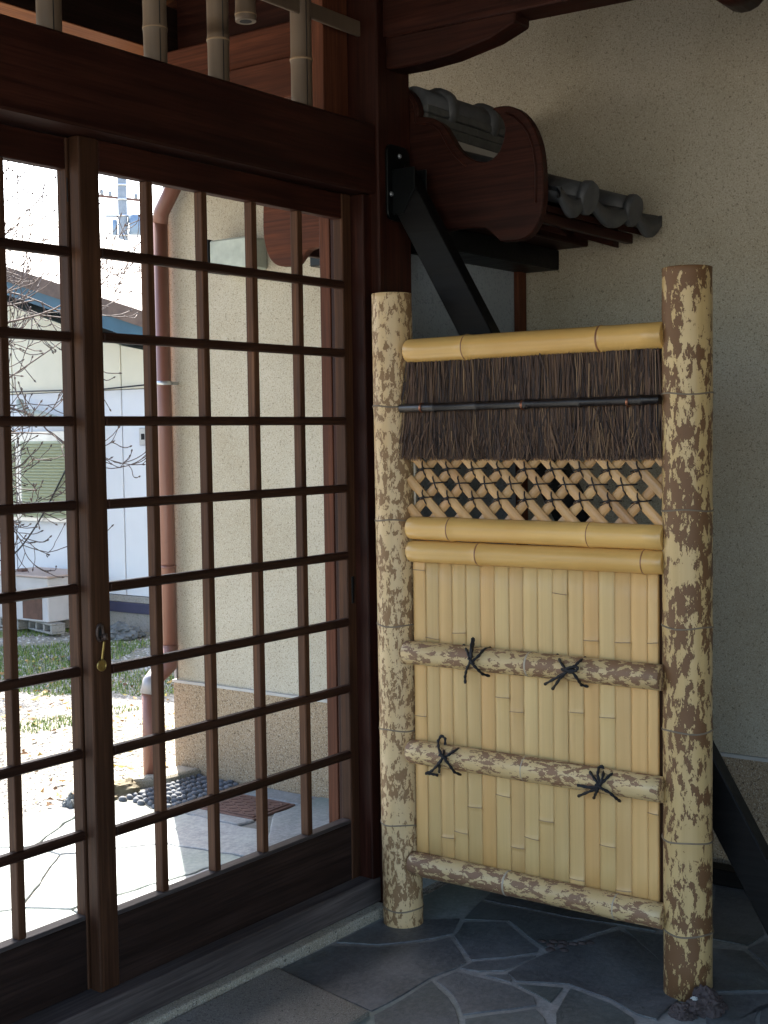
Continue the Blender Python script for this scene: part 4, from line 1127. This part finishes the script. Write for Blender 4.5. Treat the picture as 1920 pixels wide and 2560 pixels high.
for (az, up_) in ((150, .8), (200, .6), (250, .9), (100, 1.0)):
    d = Vector((math.cos(rad(az)), math.sin(rad(az)), up_)).normalized()
    grow(TB + Vector((0.01, -.02, 1.45)), d, 1.3, 0.026, 0)
br.build('branch', BARK, tree, fix=False); tw.build('twig', BARK, tree, fix=False); bud.build('bud', BARK, tree, fix=False)

# ------------------------------------------------------------------ ground cover outside
random.seed(23)
gv = MB()
def zone(n, f):
    for i in range(n): f()
def pebble():
    x, y = random.uniform(0.8, 6.3), random.uniform(3.76, 8.2)
    if random.random() < 0.5: y = random.uniform(3.76, 5.6)
    s = random.uniform(0.004, 0.012) * (1.4 if y > 5.5 else 1); h = s * 0.6
    a = random.uniform(0, 6.28); c, q = math.cos(a) * s, math.sin(a) * s; k = random.uniform(.6, 1)
    gv.add([(x + c, y + q, -.02), (x - q * k, y + c * k, -.02), (x - c, y - q, -.02), (x + q * k, y - c * k, -.02), (x, y, -.02 + h)], [(0, 1, 4), (1, 2, 4), (2, 3, 4), (3, 0, 4)], False)
zone(26000, pebble)
tag(gv.build('gravel', GRVL, None, fix=False), 'loose gravel scattered over the garden ground outside', 'gravel', kind='stuff')
lv = MB()
def leaf():
    x, y = random.uniform(1.5, 5.4), random.uniform(3.75, 6.4)
    s = random.uniform(0.010, 0.024); a = random.uniform(0, 6.28); c, q = math.cos(a) * s, math.sin(a) * s; z = -.012
    t1, t2, t3 = (random.uniform(0, .016) for _ in range(3))
    lv.add([(x + c, y + q, z + t1), (x - q * .5, y + c * .5, z), (x - c, y - q, z + t2), (x + q * .5, y - c * .5, z + t3)], [(0, 1, 2, 3)])
zone(1300, leaf)
tag(lv.build('fallen_leaves', FALL, None, fix=False), 'dry brown and yellow leaves fallen on the sunlit gravel', 'leaves', kind='stuff')
gs = MB()
def blade():
    x, y = random.uniform(3.4, 6.3), random.uniform(4.8, 8.4)
    w_ = x * 0.9 + y
    n_ = mnoise.noise(Vector((x * 1.3, y * 1.3, 0)))
    lit = 9.5 < w_ < 11.9
    if not lit and not (n_ > 0.22 and 7 < w_): return
    if lit and n_ < -0.25: return
    h = random.uniform(0.008, 0.032); a = random.uniform(0, 6.28); c, q = math.cos(a), math.sin(a); lean = random.uniform(0, .02)
    gs.add([(x + c * .003, y + q * .003, -.02), (x - c * .003, y - q * .003, -.02), (x - q * lean, y + c * lean, -.02 + h)], [(0, 1, 2)])
zone(52000, blade)
tag(gs.build('grass', GRAS, None, fix=False), 'short green grass and weeds in the strip before the white building', 'grass', kind='stuff')
lump('garden_rock', (6.12, 6.62, 0.01), (0.11, 0.13, 0.07), ROCKG, 'grey pointed rock lying against the foot of the white building', 'rock', 1.3)
lump('garden_rock', (5.30, 7.30, -0.01), (0.12, 0.12, 0.045), ROCKG, 'flat grey rock in the green grass strip below the outdoor unit', 'rock', 2.3)
lump('garden_rock', (5.35, 6.15, -0.01), (0.07, 0.09, 0.04), ROCKG, 'small rock in the shaded gravel near the door lock in view', 'rock', 4.3)
_q = onZ(318, 1985)
lump('garden_rock', (_q.x, _q.y + .06, -0.02), (0.10, 0.09, 0.06), ROCKB, 'mossy brown rock at the far edge of the pavement beside the downpipe', 'rock', 6.3)
_q = onZ(178, 2010)
lump('garden_rock', (_q.x, _q.y, -0.02), (0.03, 0.035, 0.05), ROCKG, 'small dark rock at the pavement edge seen beside the left door', 'rock', 7.3)
# manhole cover
mh = thing('manhole_cover', (3.48, 3.155, 0.0), 'rusty rectangular cast iron cover set in the outdoor paving', 'manhole cover')
box('frame', RUST, mh, 3.37, 3.595, 3.03, 3.29, -0.012, 0.002, 0.002)
box('lid', RUST, mh, 3.385, 3.58, 3.045, 3.275, 0.0025, 0.006, 0.001)
for i in range(8):
    for j in range(6):
        x, y = 3.40 + i * 0.0225, 3.065 + j * 0.036; s_ = 1 if (i + j) % 2 else -1
        MB().bar((x - .007, y - .010 * s_, .0068), (x + .007, y + .010 * s_, .0068), 0.005, 0.0025).build('tread', RUST, mh)
